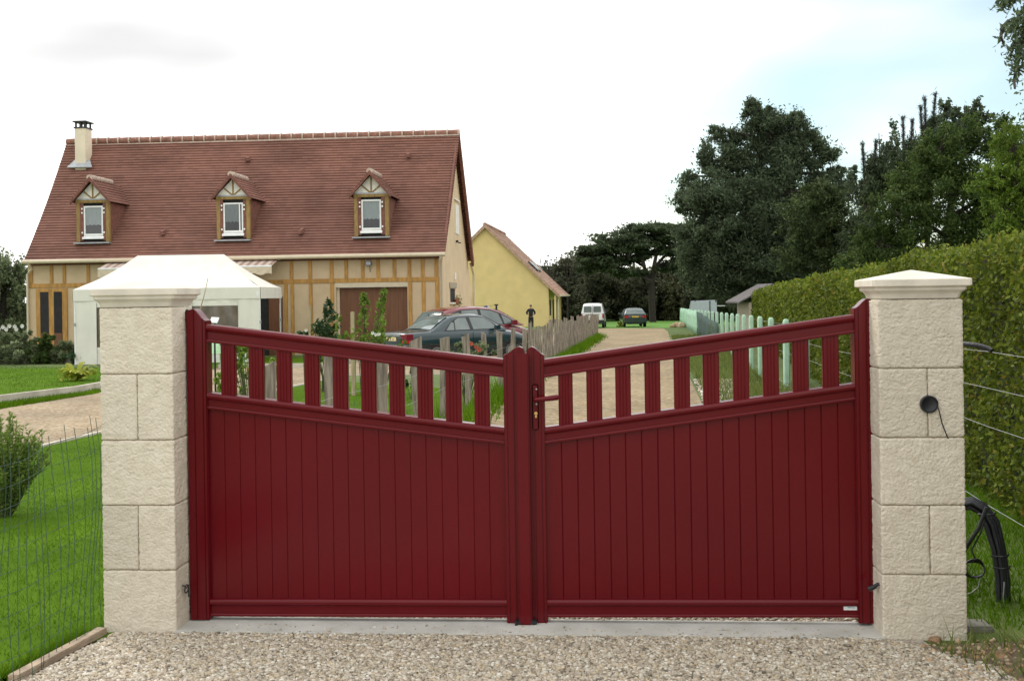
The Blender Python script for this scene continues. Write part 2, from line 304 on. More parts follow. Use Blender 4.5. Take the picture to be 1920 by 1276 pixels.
# near lawn inside the garden, up to the path kerb
strip('lawn', [((-9, 2), (-2.42, 2)), ((-9, 5.3), (-2.42, 5.3)), ((-9, 9.0), (-2.6, 9)), ((-6.7, 11.58), (-2.3, 11.58)), ((-6.62, 13.86), (-2.2, 13.8)), ((-6.29, 21.8), (-2.1, 17)), ((-6.3, 24.2), (-2.6, 21))], M['lawn'], .004)
pn = [(-14, 6.0), (-9, 9.4), (-6.7, 11.58), (-6.6, 13.86), (-6.29, 21.79), (-6.0, 25.6), (-3.0, 25.8), (-2.0, 26.5)]
pf = [(-19, 12.5), (-13, 15.0), (-10.6, 17.0), (-10.3, 20.4), (-10.6, 25.0), (-11.0, 29.0), (-9.0, 35.5), (-5.2, 37)]
strip('garden_path', list(zip(pf, pn)), M['path'], .006)
strip('yard', [((-9.0, 30.5), (-.9, 25.8)), ((-10.2, 34), (-.4, 34)), ((-5.0, 37.2), (.1, 50)), ((-5.2, 60), (.0, 60))], M['path'], .010)
strip('upper_lawn', [((-40, 10.5), (-20.5, 13)), ((-40, 14), (-13.3, 15.9)), ((-40, 17), (-10.75, 17.6)), ((-40, 20), (-10.2, 20.6)), ((-40, 26), (-10.5, 25.6)), ((-40, 33.4), (-10.8, 29.6)), ], M['lawn'], .008)
strip('terrace_lawn', [((-14, 29.7), (-7.4, 29.6)), ((-14, 36.5), (-7.6, 35))], M['lawn'], .014)
# forecourt and drive
strip('forecourt_gravel', [((-4.2, -8), (2.2, -8)), ((-3.6, 2), (2.0, 2)), ((-2.42, 5.3), (1.55, 5.3)), ((-2.1, 5.6), (1.4, 5.6)), ((-2.1, 9), (1.6, 9)), ((-2.3, 12.8), (1.5, 13))], M['gravel'], .004)
strip('driveway', [((-2.25, 9), (1.55, 9)), ((-1.9, 14.5), (1.6, 14.9)), ((-1.2, 22), (2.1, 23.5)), ((-.5, 35), (2.8, 37)), ((.2, 55), (3.9, 55)), ((-1, 66), (4.6, 66)), ((-6, 79), (4.9, 75))], M['drive'], .012)
strip('far_lawn', [((-40, 80), (8, 76)), ((-50, 110), (14, 100)), ((-60, 150), (25, 150))], M['farlawn'], .012)
strip('soil_patch', [((1.2, 4.0), (4.5, 4.0)), ((1.38, 5.1), (4.5, 5.1)), ((1.77, 5.2), (3.4, 5.45))], M['soil'], .008)

# threshold
a, b = onG(345, 1187), onG(1668, 1199)
mb = MB(); mb.box(-2.14, 1.385, a.y-.005, 5.505, -.1, .014); th = tag(mb.build('threshold', M['slab'], bevel=.004), kind='structure')

# pebbles -------------------------------------------------------------
PHI = (1+5**.5)/2
ico_v = np.array([(-1,PHI,0),(1,PHI,0),(-1,-PHI,0),(1,-PHI,0),(0,-1,PHI),(0,1,PHI),(0,-1,-PHI),(0,1,-PHI),(PHI,0,-1),(PHI,0,1),(-PHI,0,-1),(-PHI,0,1)])/1.9
ico_f = np.array([(0,11,5),(0,5,1),(0,1,7),(0,7,10),(0,10,11),(1,5,9),(5,11,4),(11,10,2),(10,7,6),(7,1,8),(3,9,4),(3,4,2),(3,2,6),(3,6,8),(3,8,9),(4,9,5),(2,4,11),(6,2,10),(8,6,7),(9,8,1)])
def pebbles(name, XY, r, mat, z0=.004, parent=None, smooth=False, flat=.6):
    n = len(XY); s = r*(.55+.9*rng.random(n)**2); sc = np.stack([s*(.8+.5*rng.random(n)), s*(.7+.4*rng.random(n)), s*(flat*.7+flat*.6*rng.random(n))], 1)
    v = ico_v[None]*(1+.22*rng.normal(size=(n, 12, 1)))*sc[:, None]
    a = rng.random(n)*6.283; c, s_ = np.cos(a)[:, None], np.sin(a)[:, None]
    v = np.stack([v[..., 0]*c-v[..., 1]*s_, v[..., 0]*s_+v[..., 1]*c, v[..., 2]], -1)
    zz = np.array([g(y) for y in XY[:, 1]])+z0+s*.2*flat+rng.random(n)*r*.5
    v += np.stack([XY[:, 0], XY[:, 1], zz], 1)[:, None]
    f = (ico_f[None]+12*np.arange(n)[:, None, None]).reshape(-1, 3); return np_mesh(name, v.reshape(-1, 3), f, mat, parent, smooth)
wl0, wl1 = onG(192, 1188), onG(38, 1272)
fc = [(wl0.x+.06, wl0.y), (wl1.x+.04, wl1.y), (wl1.x-.4, 4.2), (1.9, 4.2), (1.75, 4.9), (1.45, 5.2), (1.38, 5.235), (-2.12, 5.235)]
tag(pebbles('gravel_stones', np.concatenate([in_poly(70000, fc), in_poly(14000, [(-2.1, 5.5), (1.38, 5.5), (1.38, 6.3), (-2.1, 6.3)]),
    np.stack([rng.uniform(-2.1, 1.35, 900), 5.235+.02*rng.exponential(1., 900)], 1)]), .0092, M['pebble']), kind='stuff')
tag(pebbles('loose_grit', np.stack([rng.uniform(-2.0, 1.3, 160), 5.26+.12*rng.random(160)], 1), .006, M['pebble'], z0=.014), kind='stuff')
tag(pebbles('rubble', in_poly(1500, [(1.45, 5.15), (1.6, 4.4), (4, 4.4), (4, 5.3), (1.8, 5.25)]), .012, M['rubble'], z0=.004, flat=.7), kind='stuff')
dr = np.concatenate([in_poly(1600, [(1.6, 15), (2.15, 23), (3.0, 23), (2.3, 15)]), in_poly(1400, [(-1.95, 13), (-1.2, 22), (-1.6, 22), (-2.4, 13)])])
tag(pebbles('verge_stones', dr, .03, M['pebble'], z0=.005), kind='stuff')

# grass ---------------------------------------------------------------
ln = [(-2.5, 5.35), (wl1.x-.02, wl1.y-.1), (-3.6, 3.9), (-6, 6.5), (-8, 10.6), (-6.75, 11.5), (-6.65, 13.7), (-6.3, 21.6), (-2.4, 21), (-2.35, 9)]
q = in_poly(260000, ln); dens = np.minimum(1, (7.5/np.hypot(q[:, 0], q[:, 1]))**1.3); q = q[rng.random(len(q)) < dens]
tag(blades('lawn_grass', q, .021, M['grass'], wid=.0024, lean=1.1), kind='stuff')
q = np.concatenate([np.stack([wl0.x+(wl1.x-wl0.x)*(u_ := rng.random(900))-.05-.05*rng.random(900), wl0.y+(wl1.y-wl0.y)*u_], 1), in_poly(700, ln)]); q = q[rng.random(len(q)) < .8]
tag(blades('lawn_tufts', q, .055, M['grass'], wid=.003, lean=.9), kind='stuff')
q = in_poly(30000, [(-22, 33.2), (-10.9, 29.4), (-10.6, 25.8), (-10.25, 20.7), (-10.8, 17.8), (-13.3, 16.1), (-20, 14)])
tag(blades('upper_lawn_grass', q, .04, M['grass'], wid=.007, lean=.9), kind='stuff')
q = np.concatenate([in_poly(5000, [(-10.1, 16.8), (-9.9, 20.5), (-10.3, 20.7), (-10.75, 17.6)]), in_poly(4000, [(-9.9, 20.5), (-10.3, 20.7), (-10.8, 29), (-10.5, 29)]), in_poly(4000, [(-13, 15.0), (-10.4, 16.8), (-10.7, 17.6), (-13.3, 15.9)])])
tag(blades('kerb_grass', q, .07, M['grass'], wid=.008, lean=.9), kind='stuff')
q = np.concatenate([in_poly(14000, [(1.7, 13), (2.2, 23.5), (2.9, 37), (4.0, 55), (5.5, 55), (4.6, 37), (3.6, 23), (3.2, 13)]), in_poly(9000, [(2.4, 10), (2.9, 20), (4, 20), (3.6, 10)])])
tag(blades('verge_grass', q, .15, M['drygrass'], wid=.009, lean=.8), kind='stuff')
fl0, fl1 = onG(877, 777), onG(1118, 632)
t_ = rng.random(9000); q = np.stack([fl0.x+(fl1.x-fl0.x)*(t_*1.15-.15)+.12+.18*rng.normal(size=9000), fl0.y+(fl1.y-fl0.y)*(t_*1.15-.15)], 1)
tag(blades('fence_foot_grass', q, .24, M['grass'], wid=.012, lean=.7), kind='stuff')
q = in_poly(26000, [(1.8, 5.5), (1.85, 9), (3.4, 13), (4.2, 13), (3.6, 5.3), (2.6, 5.25)])
tag(blades('wire_fence_grass', q, .055, M['grass'], wid=.004, lean=.9), kind='stuff')
q = in_poly(1500, [(1.5, 5.18), (1.75, 4.7), (3, 4.6), (3, 5.3), (1.85, 5.24)]); q = q[rng.random(len(q)) < np.clip(.5+.8*np.sin(q[:, 0]*9)*np.sin(q[:, 1]*13), .03, 1)]
tag(blades('weeds', q, .11, M['drygrass'], wid=.004, lean=1.2), kind='stuff')

# ================================================================ GATE PILLARS
YP = 5.26; YG = 5.445                # pillar front plane, gate front plane
def rough_block(lo, hi, cell=.0052, r=.009, amp=.0030, seed=0):
    lo = np.array(lo); hi = np.array(hi); vs, fs = [], []
    for ax in range(3):
        u, v = (ax+1) % 3, (ax+2) % 3; nu = max(2, int((hi[u]-lo[u])/cell)); nv = max(2, int((hi[v]-lo[v])/cell))
        for side in (0, 1):
            b = sum(len(x) for x in vs); gu, gv = np.meshgrid(np.linspace(lo[u], hi[u], nu+1), np.linspace(lo[v], hi[v], nv+1), indexing='ij')
            p = np.zeros((gu.size, 3)); p[:, u] = gu.ravel(); p[:, v] = gv.ravel(); p[:, ax] = (lo, hi)[side][ax]; vs.append(p)
            i, j = np.meshgrid(np.arange(nu), np.arange(nv), indexing='ij'); q = (i*(nv+1)+j).ravel()+b; f = np.stack([q, q+nv+1, q+nv+2, q+1], 1); fs.append(f if side else f[:, ::-1])
    p = np.concatenate(vs); inn = np.clip(p, lo+r, hi-r); d = p-inn; L = np.linalg.norm(d, axis=1)[:, None]; nrm = d/np.maximum(L, 1e-9); p = inn+nrm*r
    # keep the bed and head joints crisp: less rounding in z
    for k in range(len(p)):
        x, y, z = p[k]; c = V((x*24+seed, y*24, z*40+seed)); e = V((x*78, y*78+seed, z*125))
        h = noise.noise(c)*.38+noise.noise(e)*.62+noise.noise(e*1.9)*.4
        h = h-max(0, -h-.12)*2.0           # pits
        p[k] += nrm[k]*amp*h
    return p, np.concatenate(fs)
def pillar(name, label, x0, x1, zs, splits, capw, seed):
    t = thing(name, label, 'gate pillar', ((x0+x1)/2, YP, 0)); y0, y1 = YP, YP+.28
    for i in range(5):
        z0, z1 = zs[i]+.002, zs[i+1]-.002; cuts = [x0]+([splits[i]] if splits[i] else [])+[x1]
        for a, b in zip(cuts[:-1], cuts[1:]):
            p, f = rough_block((a+(.0015 if a > x0 else 0), y0, z0), (b-(.0015 if b < x1 else 0), y1, z1), seed=seed+i*3.7+a)
            np_mesh('stone_block', p, f, M['stone'], t, smooth=True)
    MB().box(x0+.012, x1-.012, y0+.012, y1-.012, 0, zs[5]).build('mortar_core', M['mortar'], t)
    cx, cy, z = (x0+x1)/2, (y0+y1)/2, zs[5]
    prof = [(.183, .002), (.187, .008), (.190, .02), (.198, .032), (.212, .042), (.214, .046), (.2145, .058), (capw-.004, .06), (capw, .064), (capw, .092), (capw-.003, .096), (capw*.55, .117), (.004, .142)]
    rings = []
    for hw, h in prof:
        c = min(.012, hw*.3); rings.append([(cx+sx_*(hw-dx), cy+sy_*(hw-dy)*.76, z+h) for sx_, sy_, dx, dy in ((-1,-1,c,0),(1,-1,c,0),(1,-1,0,c),(1,1,0,c),(1,1,c,0),(-1,1,c,0),(-1,1,0,c),(-1,-1,0,c))])
    MB().loft(rings).build('cap_stone', M['capstone'], t, smooth=25); return t
XL0, XL1 = onY(192, 900, YP).x-.005, onY(326, 900, YP).x+.002
XR0, XR1 = onY(1651, 900, YP).x, onY(1810.5, 900, YP).x
zl = [onY(260, y, YP).z for y in (1188, 1068.5, 947, 825, 701, 576)]; zl[0] = -.02
zr = [onY(1735, y, YP).z for y in (1198, 1077, 947, 820, 690, 560)]; zr[0] = -.02
lp = pillar('gate_pillar', 'pale rough stone gate pillar beside the lawn and the mesh fence, a small wire loop on its side', XL0, XL1, zl, [None, onY(259, 1000, YP).x, None, onY(257, 760, YP).x, None], .228, 3)
rp = pillar('gate_pillar', 'pale rough stone gate pillar in front of the hedge, with a black cable opening in its face', XR0, XR1, zr, [None, onY(1744, 1000, YP).x, None, onY(1740, 755, YP).x, None], .234, 40)
for o in (lp, rp): o['group'] = 'stone gate pillars'

# black cable duct end with its tail in the right pillar
c = onY(1741, 757, YP); t = thing('cable_duct', 'round black cable duct end with a thin loose cable on the right pillar', 'cable duct', (c.x, YP, c.z))
R = .0425; k = [V((c.x+R*s*math.cos(i*math.pi/12), 0, c.z+R*s*math.sin(i*math.pi/12))) for s in (1,) for i in range(24)]
def ring(r, y): return [V((c.x+r*math.cos(i*math.pi/14), y, c.z+r*math.sin(i*math.pi/14))) for i in range(28)]
MB().loft([ring(R, YP+.02), ring(R, YP-.014), ring(R-.003, YP-.017), ring(R-.007, YP-.017), ring(R-.009, YP-.012), ring(R-.012, YP-.010)]).build('duct_rim', M['black'], t, smooth=40)
mb = MB(); mb.tube([(c.x-.012, YP-.004, c.z-.02), (c.x+.006, YP-.006, c.z+.006)], .003, 6); mb.tube([(c.x-.002, YP-.004, c.z-.024), (c.x+.012, YP-.006, c.z+.002)], .003, 6); mb.build('duct_wires', M['darkmetal'], t)
P = [onY(x, y, YP-.02) for x, y in ((1757, 757), (1761, 770), (1766, 792), (1772, 808), (1778, 822))]; P[0].y = YP-.012
MB().tube(P, .0032, 6).build('cable', M['black'], t, smooth=60)

# wire loop on the left pillar's side, gate catch on the right pillar's
t = thing('wire_loop', 'small bent black wire loop fixed to the inner side of the left pillar', 'wire loop', (XL1, YP+.09, onY(343, 1103, YP).z))
z0 = onY(343, 1103, YP+.09).z; pts = [V((XL1+.012, YP+.06, z0+.03)), V((XL1+.014, YP+.06, z0+.022)), V((XL1+.018, YP+.075, z0+.02))]
pts += [V((XL1+.02, YP+.09+.026*math.cos(a), z0+.02*math.sin(a))) for a in np.linspace(2.6, -3.2, 12)] + [V((XL1+.02, YP+.115, z0+.012)), V((XL1+.02, YP+.118, z0-.05))]
MB().tube(pts, .0035, 6).build('wire', M['black'], t, smooth=60)
zc = onY(1650, 1104, YP).z; t = thing('gate_catch', 'small black gate catch sticking out of the inner side of the right pillar', 'gate catch', (XR0, YP+.06, zc))
MB().tube([(XR0+.02, YP+.045, zc+.008), (XR0-.008, YP+.05, zc+.012), (XR0-.02, YP+.06, zc-.004), (XR0-.042, YP+.075, zc-.018)], [.006, .008, .011, .014], 8).build('arm', M['black'], t, smooth=50)
MB().tube([(XR0+.012, YP+.045, zc+.014), (XR0+.006, YP+.045, zc-.008)], .009, 8).build('bolt', M['darkmetal'], t, smooth=50)

# ================================================================ THE GATE
def XZ(px, py, Y=YG): p = onY(px, py, Y); return p.x, p.z
def lin(p, q, x): return p[1]+(q[1]-p[1])*(x-p[0])/(q[0]-p[0])
def rail_profile(h):
    bead = [(h-.017+.017*math.sin(a), -.030-.014*math.cos(a)) for a in np.linspace(-1.45, 1.5, 9)]
    return [(0, .03), (0, -.018), (.003, -.036), (.006, -.0385), (.014, -.0385), (.0175, -.036), (.019, -.026), (h-.040, -.026), (h-.0385, -.029), (h-.036, -.030)] + bead + [(h, -.02), (h, .03)]
def rail(name, p, q, h, par):         # p, q: (x,z) of the LOWER edge ends
    return MB().sweep([(dz, dy) for dz, dy in rail_profile(h)], (p[0], YG+.03, p[1]), (q[0], YG+.03, q[1])).build(name, M['red'], par, smooth=25)
def stile(name, out2, d0, d1, par, raised=None):
    n = len(out2); mb = MB(); mb.prism([(x, YG-d0, z) for x, z in out2], (0, d0+d1, 0)); o = mb.build(name, M['red'], par, bevel=.0035)
    return o
def proud(name, top, cuts, zb, y0, y1, par, gap=.0045):
    # front boards of a stile, divided by real 4.5 mm grooves, following its swept top
    top = sorted(top); xs = [p[0] for p in top]; zs = [p[1] for p in top]
    for a, b in zip(cuts[:-1], cuts[1:]):
        a += gap/2; b -= gap/2; q = [(a, zb), (b, zb)]+[(x, float(np.interp(x, xs, zs))-.002) for x in np.linspace(b, a, 10)]
        MB().prism([(x, y1, z) for x, z in q], (0, y0-y1, 0)).build(name, M['red'], par, bevel=.0016)
def scurve(xa, za, xb, zb, n=14):     # from low end a up to rounded peak near b
    pts = []
    for i in range(n+1):
        s = i/n; e = 3*s*s-2*s**3; pts.append((xa+(xb-xa)*s, za+(zb-za)*(.06*s+.94*e)))
    return pts
def leaf(name, label, left):
    if left:
        hx0, hx1 = XZ(351, 640)[0], XZ(388, 640)[0]; ztop = XZ(361, 579)[1]; zsh = XZ(388, 601)[1]; zb = XZ(378, 1160)[1]
        mx0, mx1 = XZ(944, 700)[0], XZ(984.5, 660)[0]; mtop = XZ(972, 649.5)[1]; msh = XZ(943, 665)[1]; mzb = XZ(965, 1167)[1]
        tr = (XZ(388, 642), XZ(944, 708)); mr_ = (XZ(390, 767), XZ(944, 833)); br = (XZ(394, 1155), XZ(950, 1157.5)); th_ = .096; mh = .088; bh = .094
        gaps = [(390.5,413),(440,465),(493,517.5),(545,570),(597.5,623),(651.5,676),(705,729),(758,782),(811,835),(865,889),(918,943)]; gy = [733+6.9*i for i in range(11)]
        gym = [688+6.7*i for i in range(11)]
    else:
        hx0, hx1 = XZ(1601, 640)[0], XZ(1639, 640)[0]; ztop = XZ(1626, 559.5)[1]; zsh = XZ(1599, 578)[1]; zb = XZ(1627, 1167)[1]
        mx0, mx1 = XZ(987, 665)[0], XZ(1020.5, 700)[0]; mtop = XZ(991, 650)[1]; msh = XZ(1019, 664.5)[1]; mzb = XZ(1010, 1167.5)[1]
        tr = (XZ(1020, 708.5), XZ(1601, 625)); mr_ = (XZ(1021, 833), XZ(1602, 751)); br = (XZ(1027, 1157), XZ(1608, 1157.5)); th_ = .096; mh = .088; bh = .094
        gaps = [(1020,1047),(1074,1099.6),(1129,1154),(1183,1209),(1238.5,1264),(1294,1318.6),(1349,1375),(1405,1431),(1461,1487),(1517,1543),(1573.6,1600)]; gym = [750-8*i for i in range(11)]
    t = thing(name, label, 'gate leaf', ((hx0+hx1)/2, YG, zb), group='red double gate')
    # hinge post with swept top
    if left: o2 = [(hx0, zb), (hx1, zb)]+scurve(hx1, zsh, hx0+.035, ztop)+[(hx0+.012, ztop-.006), (hx0, ztop-.022)]
    else: o2 = [(hx0, zb)]+[(hx1, zb), (hx1, ztop-.02), (hx1-.012, ztop-.004)]+scurve(hx0, zsh, hx1-.03, ztop)[::-1]
    post = stile('hinge_post', o2, .012, .075, t)
    hw_ = hx1-hx0; tp = o2[2:] if left else o2[2:]
    proud('post_board', tp, [hx0+.001, hx0+hw_*.40, hx0+hw_*.84, hx1-.001] if left else [hx0+.001, hx0+hw_*.18, hx0+hw_*.58, hx1-.001], zb+.002, YG-.018, YG-.011, post)
    # meeting stile
    if left: o2 = [(mx0, mzb), (mx1, mzb), (mx1, mtop-.028), (mx1-.006, mtop-.020), (mx1-.013, mtop-.009), (mx1-.021, mtop-.002)]+scurve(mx0, msh, mx1-.030, mtop)[::-1]
    else: o2 = [(mx0, mzb), (mx1, mzb)]+scurve(mx1, msh, mx0+.026, mtop)+[(mx0+.017, mtop-.003), (mx0+.009, mtop-.010), (mx0+.003, mtop-.020), (mx0, mtop-.03)]
    ms = stile('meeting_stile', o2, .012 if left else .004, .06, t)
    w_ = mx1-mx0
    if left:
        proud('stile_board', o2[2:], [mx0+.001, mx0+w_*.17, mx0+w_*.48, mx0+w_*.72], mzb+.002, YG-.018, YG-.011, ms)
        cx0 = XZ(971, 900)[0]; cx1 = XZ(995, 900)[0]; cz = XZ(982, 661)[1]
        MB().box(cx0, cx1, YG-.050, YG-.0185, mzb+.002, cz).build('cover_strip', M['red'], t, bevel=.007)
    else: proud('stile_board', o2[2:], [mx0+w_*.30, mx0+w_*.42, mx0+w_*.80, mx1-.001], mzb+.002, YG-.011, YG-.003, ms)
    ax = (hx1 if left else mx1); bx = (mx0 if left else hx0); e = .001
    def ends(pq): return (ax-e, lin(*pq, ax)), (bx+e, lin(*pq, bx))
    for nm, pq, h in (('top_rail', tr, th_), ('middle_rail', mr_, mh), ('bottom_rail', br, bh)): p, q = ends(pq); rail(nm, p, q, h, t)
    # slats between top and middle rails
    for i in range(10):
        xa = XZ(gaps[i][1], gym[i])[0]; xb = XZ(gaps[i+1][0], gym[i])[0]; w2 = xb-xa; d = .006
        prof = [(xa, .0), (xa+.004, -.006)]+[(xa+w2*f+o_, y_) for f in (.3, .5, .7) for o_, y_ in ((-.0035, -.006), (-.0012, -.0038), (.0012, -.0038), (.0035, -.006))]+[(xb-.004, -.006), (xb, 0), (xb, .03), (xa, .03)]
        r0 = [(x, YG+.008+y, lin(*mr_, x)+mh-.006) for x, y in prof]; r1 = [(x, YG+.008+y, lin(*tr, x)+.004) for x, y in prof]
        MB().loft([r0, r1]).build('slat', M['red'], t, smooth=20)
    # tongue-and-groove panel
    n = 19; w1 = (bx-ax)/n; prof = []; gd2 = .003 if left else .0045
    for i in range(n):
        xa = ax+i*w1; xb = xa+w1; prof += [(xa+.0006, gd2), (xa+.0006+gd2*.6, 0), (xb-.0006-gd2*.6, 0), (xb-.0006, gd2)]
    prof[0] = (ax, .0); prof[-1] = (bx, .0)
    full = prof+[(bx, .022), (ax, .022)]
    r0 = [(x, YG+.016+y, lin(*br, x)+bh-.006) for x, y in full]; r1 = [(x, YG+.016+y, lin(*mr_, x)+.006) for x, y in full]
    MB().loft([r0, r1]).build('plank_panel', M['red'], t, smooth=12)
    # hinges
    for py in ((598, 1130)):
        zz = XZ(1641 if not left else 352, py)[1]; xh = hx1 if not left else hx0
        mb = MB(); s = 1 if not left else -1
        mb.box(*sorted((xh-s*.002, xh+s*.014)), YG-.004, YG+.03, zz-.05, zz+.05); mb.build('hinge', M['darkmetal'], t, bevel=.004)
    if not left:
        # handle set
        xa, z_a = XZ(998.5, 806, YG-.02); xb, z_b = XZ(1009, 720, YG-.02)
        hp = MB().box(xa, xb, YG-.0205, YG-.0115, z_a, z_b).build('handle_plate', M['red'], t, bevel=.005)
        for px_, py_ in ((1006, 729), (1006, 757)):
            x, z = XZ(px_, py_, YG-.02); MB().tube([(x, YG-.0215, z), (x, YG-.0255, z)], .0045, 10).build('screw', M['steel'], hp, smooth=40)
        x, z = XZ(1003, 748, YG-.03); x2, z2 = XZ(1047, 744.5, YG-.07)
        lv = MB().tube([(x, YG-.022, z), (x, YG-.05, z), (x+.006, YG-.064, z+.001), (x+.02, YG-.07, z+.003), ((x+x2)/2, YG-.072, z+.006), (x2-.006, YG-.07, z2), (x2, YG-.066, z2)], [.013, .011, .011, .0115, .013, .0145, .009], 12).build('lever_handle', M['red'], t, smooth=50)
        x, z = XZ(1005, 776.5, YG-.024); mb = MB(); mb.tube([(x, YG-.022, z+.006), (x, YG-.03, z+.006)], .0085, 14); mb.box(x-.0045, x+.0045, YG-.03, YG-.022, z-.016, z); mb.build('lock_cylinder', M['brass'], t, smooth=40)
        xa, za = XZ(1582, 1143); xb, zb2 = XZ(1607, 1135); yk = YG-.0005
        stk = MB().box(xa, xb, YG+.0005, YG+.0035, za, zb2).build('sticker', M['white'], t)
        mb = MB(); z_ = (za+zb2)/2+.002; x_ = xa+.017
        for i, (w3, h3) in enumerate(((.003, .002), (.0035, .0055), (.003, .005), (.0035, .0055), (.0028, .005), (.0036, .0055), (.003, .005))):
            mb.box(x_, x_+w3, YG-.0006, YG+.0006, z_-h3*.5, z_+h3*.5); x_ += w3+.0022
        mb.build('printed_marks', M['teal'], stk)
    return t
leaf('gate_leaf', 'dark red gate leaf without a handle, hung on the left pillar', True)
leaf('gate_leaf', 'dark red gate leaf with a lever handle, hung on the right pillar', False)
# floor stop
x, z = XZ(986, 1172, YG-.03); t = thing('gate_stop', 'black floor stop on the concrete threshold under the middle of the gate', 'gate stop', (x, YG-.02, .014))
mb = MB(); mb.box(x-.055, x+.058, YG-.045, YG+.02, .0135, .036); mb.build('base', M['black'], t, bevel=.005)
MB().tube([(x-.047, YG-.049, .014), (x-.047, YG-.049, .036)], .008, 10).build('end_pin', M['black'], t, smooth=40)
MB().box(x-.018, x+.03, YG-.02, YG+.012, .036, .052).build('catch', M['black'], t, bevel=.004)
MB().tube([(x+.004, YG-.026, .043), (x+.004, YG-.03, .043)], .006, 10).build('bolt', M['steel'], t, smooth=40)

# ================================================================ LEFT FOREGROUND: board, mesh fence
ax_, bx_ = V((wl0.x, wl0.y, 0)), V((wl1.x, wl1.y, 0)); d = (bx_-ax_).normalized(); nrm = V((-d.y, d.x, 0)); bx2 = bx_+d*.05; t_ = nrm*.028
mb = MB(); mb.prism([ax_-t_+V((0,0,-.05)), ax_+t_+V((0,0,-.05)), ax_+t_+V((0,0,.036)), ax_-t_+V((0,0,.036))], bx2-ax_)
tag(mb.build('edging_board', M['board'], bevel=.004), 'pale wooden edging board between the gravel and the lawn', 'edging board')
t = thing('mesh_fence', 'green plastic-coated wire mesh fence sagging beside the left pillar', 'mesh fence', (XL0, YP+.05, 0))
fa = V((XL0-.01, YP+.03, 0)); fb = onG(20, 1290); fb = V((fb.x, fb.y, 0)); fdir = (fb-fa).normalized(); L = (fb-fa).length+1.2
mb = MB(); mh = MB(); nv_ = int(L/.062)
def mp_(s, zf):
    p = fa+fdir*s; top = 1.07-.05*math.sin(min(1, s/1.6)*math.pi)-.03*s; w_ = .018*math.sin(s*7.1+zf*5)+.012*math.sin(s*13+2)
    return V((p.x+fdir.y*w_+.03*math.sin(zf*3)*(zf), p.y-fdir.x*w_, top*zf+.012))
for i in range(nv_+1): s = i*.062+.012*math.sin(i*1.7); mb.tube([mp_(s+.01*math.sin(zf*4+i*2.3), zf) for zf in np.linspace(0, 1+.025*(i % 3), 7)], .0016, 5)
for k in range(11): zf = .02+k*.096; mh.tube([mp_(s, min(1, zf))+V((0, 0, .004*math.sin(s*9+k))) for s in np.linspace(0, L, 36)], .0013, 4)
mb.build('upright_wires', M['greenwire'], t, smooth=60); mh.build('cross_wires', M['greenwire'], t, smooth=60)

# ================================================================ RIGHT FOREGROUND: conduits
t = thing('conduit_bundle', 'thick bundle of black conduits arching out of the grass behind the right pillar', 'conduit bundle', tuple(gd(1882, 5.62)))
def cpt(px, py, D): return onD(px, py, D)
arc = [(1880, 1192), (1881, 1130), (1879, 1080), (1872, 1030), (1860, 985), (1843, 955), (1822, 943), (1796, 948), (1775, 975), (1760, 1030), (1752, 1100), (1750, 1185)]
for i, (ox, oy) in enumerate(((-8, 0), (-3, .02), (4, -.015), (9, .015), (1, -.03))):
    n = len(arc); pts = []
    for j, (px, py) in enumerate(arc):
        f = math.sin(j/(n-1)*math.pi); k = ox*(1 if j < 7 else -1 if j > 7 else 0)
        pts.append(cpt(px+(ox if j < 5 else ox*.4 if j < 7 else -ox*.6), py-(0 if j < 4 else ox*.8 if j < 10 else 0), 5.72+oy+(.2*j/(n-1))))
    MB().tube(pts, .0165 if i != 4 else .011, 8).build('conduit', M['conduit'], t, smooth=60)
for (px, py) in ((1850, 962), (1875, 1040), (1878, 1062)):
    p = cpt(px, py, 5.70); MB().tube([p+V((-.044, .0, -.004)), p+V((-.02, -.040, 0)), p+V((.02, -.040, 0)), p+V((.044, .0, .004))], .005, 6).build('cable_tie', M['black'], t, smooth=60)
MB().tube([cpt(1883, 1090, 5.66), cpt(1881, 1120, 5.655), cpt(1885, 1150, 5.655), cpt(1889, 1175, 5.67)], .0035, 6).build('pale_cable', M['steel'], t, smooth=60)
MB().tube([cpt(1850, 950, 5.66), cpt(1835, 990, 5.68), cpt(1815, 1020, 5.72), cpt(1808, 1032, 5.75)], .011, 8).build('loose_conduit', M['conduit'], t, smooth=60)
t = thing('cable_coil', 'small coil of thin black cable hanging beside the foot of the right pillar', 'cable coil', tuple(cpt(1828, 1060, 5.72)))
cc = cpt(1826, 1063, 5.72); mb = MB()
for k in range(5): mb.tube([cc+V((.048*math.cos(a)*(1+.08*k), .01*k-.02+.01*math.sin(3*a), .052*math.sin(a)*(1-.05*k)-.004*k)) for a in np.linspace(0, 6.28, 20)], .0042, 6)
mb.tube([cpt(1828, 1046, 5.7), cpt(1822, 1030, 5.7), cpt(1838, 1000, 5.69), cpt(1846, 975, 5.68)], .0045, 6); mb.build('coiled_cable', M['black'], t, smooth=60)
MB().tube([cpt(1838, 1082, 5.7), cpt(1834, 1100, 5.69), cpt(1822, 1110, 5.69), cpt(1810, 1114, 5.72)], .003, 6).build('cable_end', M['steel'], t, smooth=60)
tag(MB().tube([cpt(1795, 644, 5.55), cpt(1812, 645, 5.5), cpt(1835, 648, 5.45), cpt(1852, 653, 5.42), cpt(1860, 657, 5.4)], [.0135]*4+[.013], 10).build('black_pipe', M['conduit'], smooth=50), 'short black plastic pipe sticking out sideways from behind the right pillar', 'pipe')
p = onG(1850, 1183); tag(MB().box(p.x-.16, p.x+.03, p.y-.02, p.y+.12, -.05, .028).build('concrete_footing', M['footing'], bevel=.01), 'grey concrete footing edge beside the foot of the right pillar', 'footing')
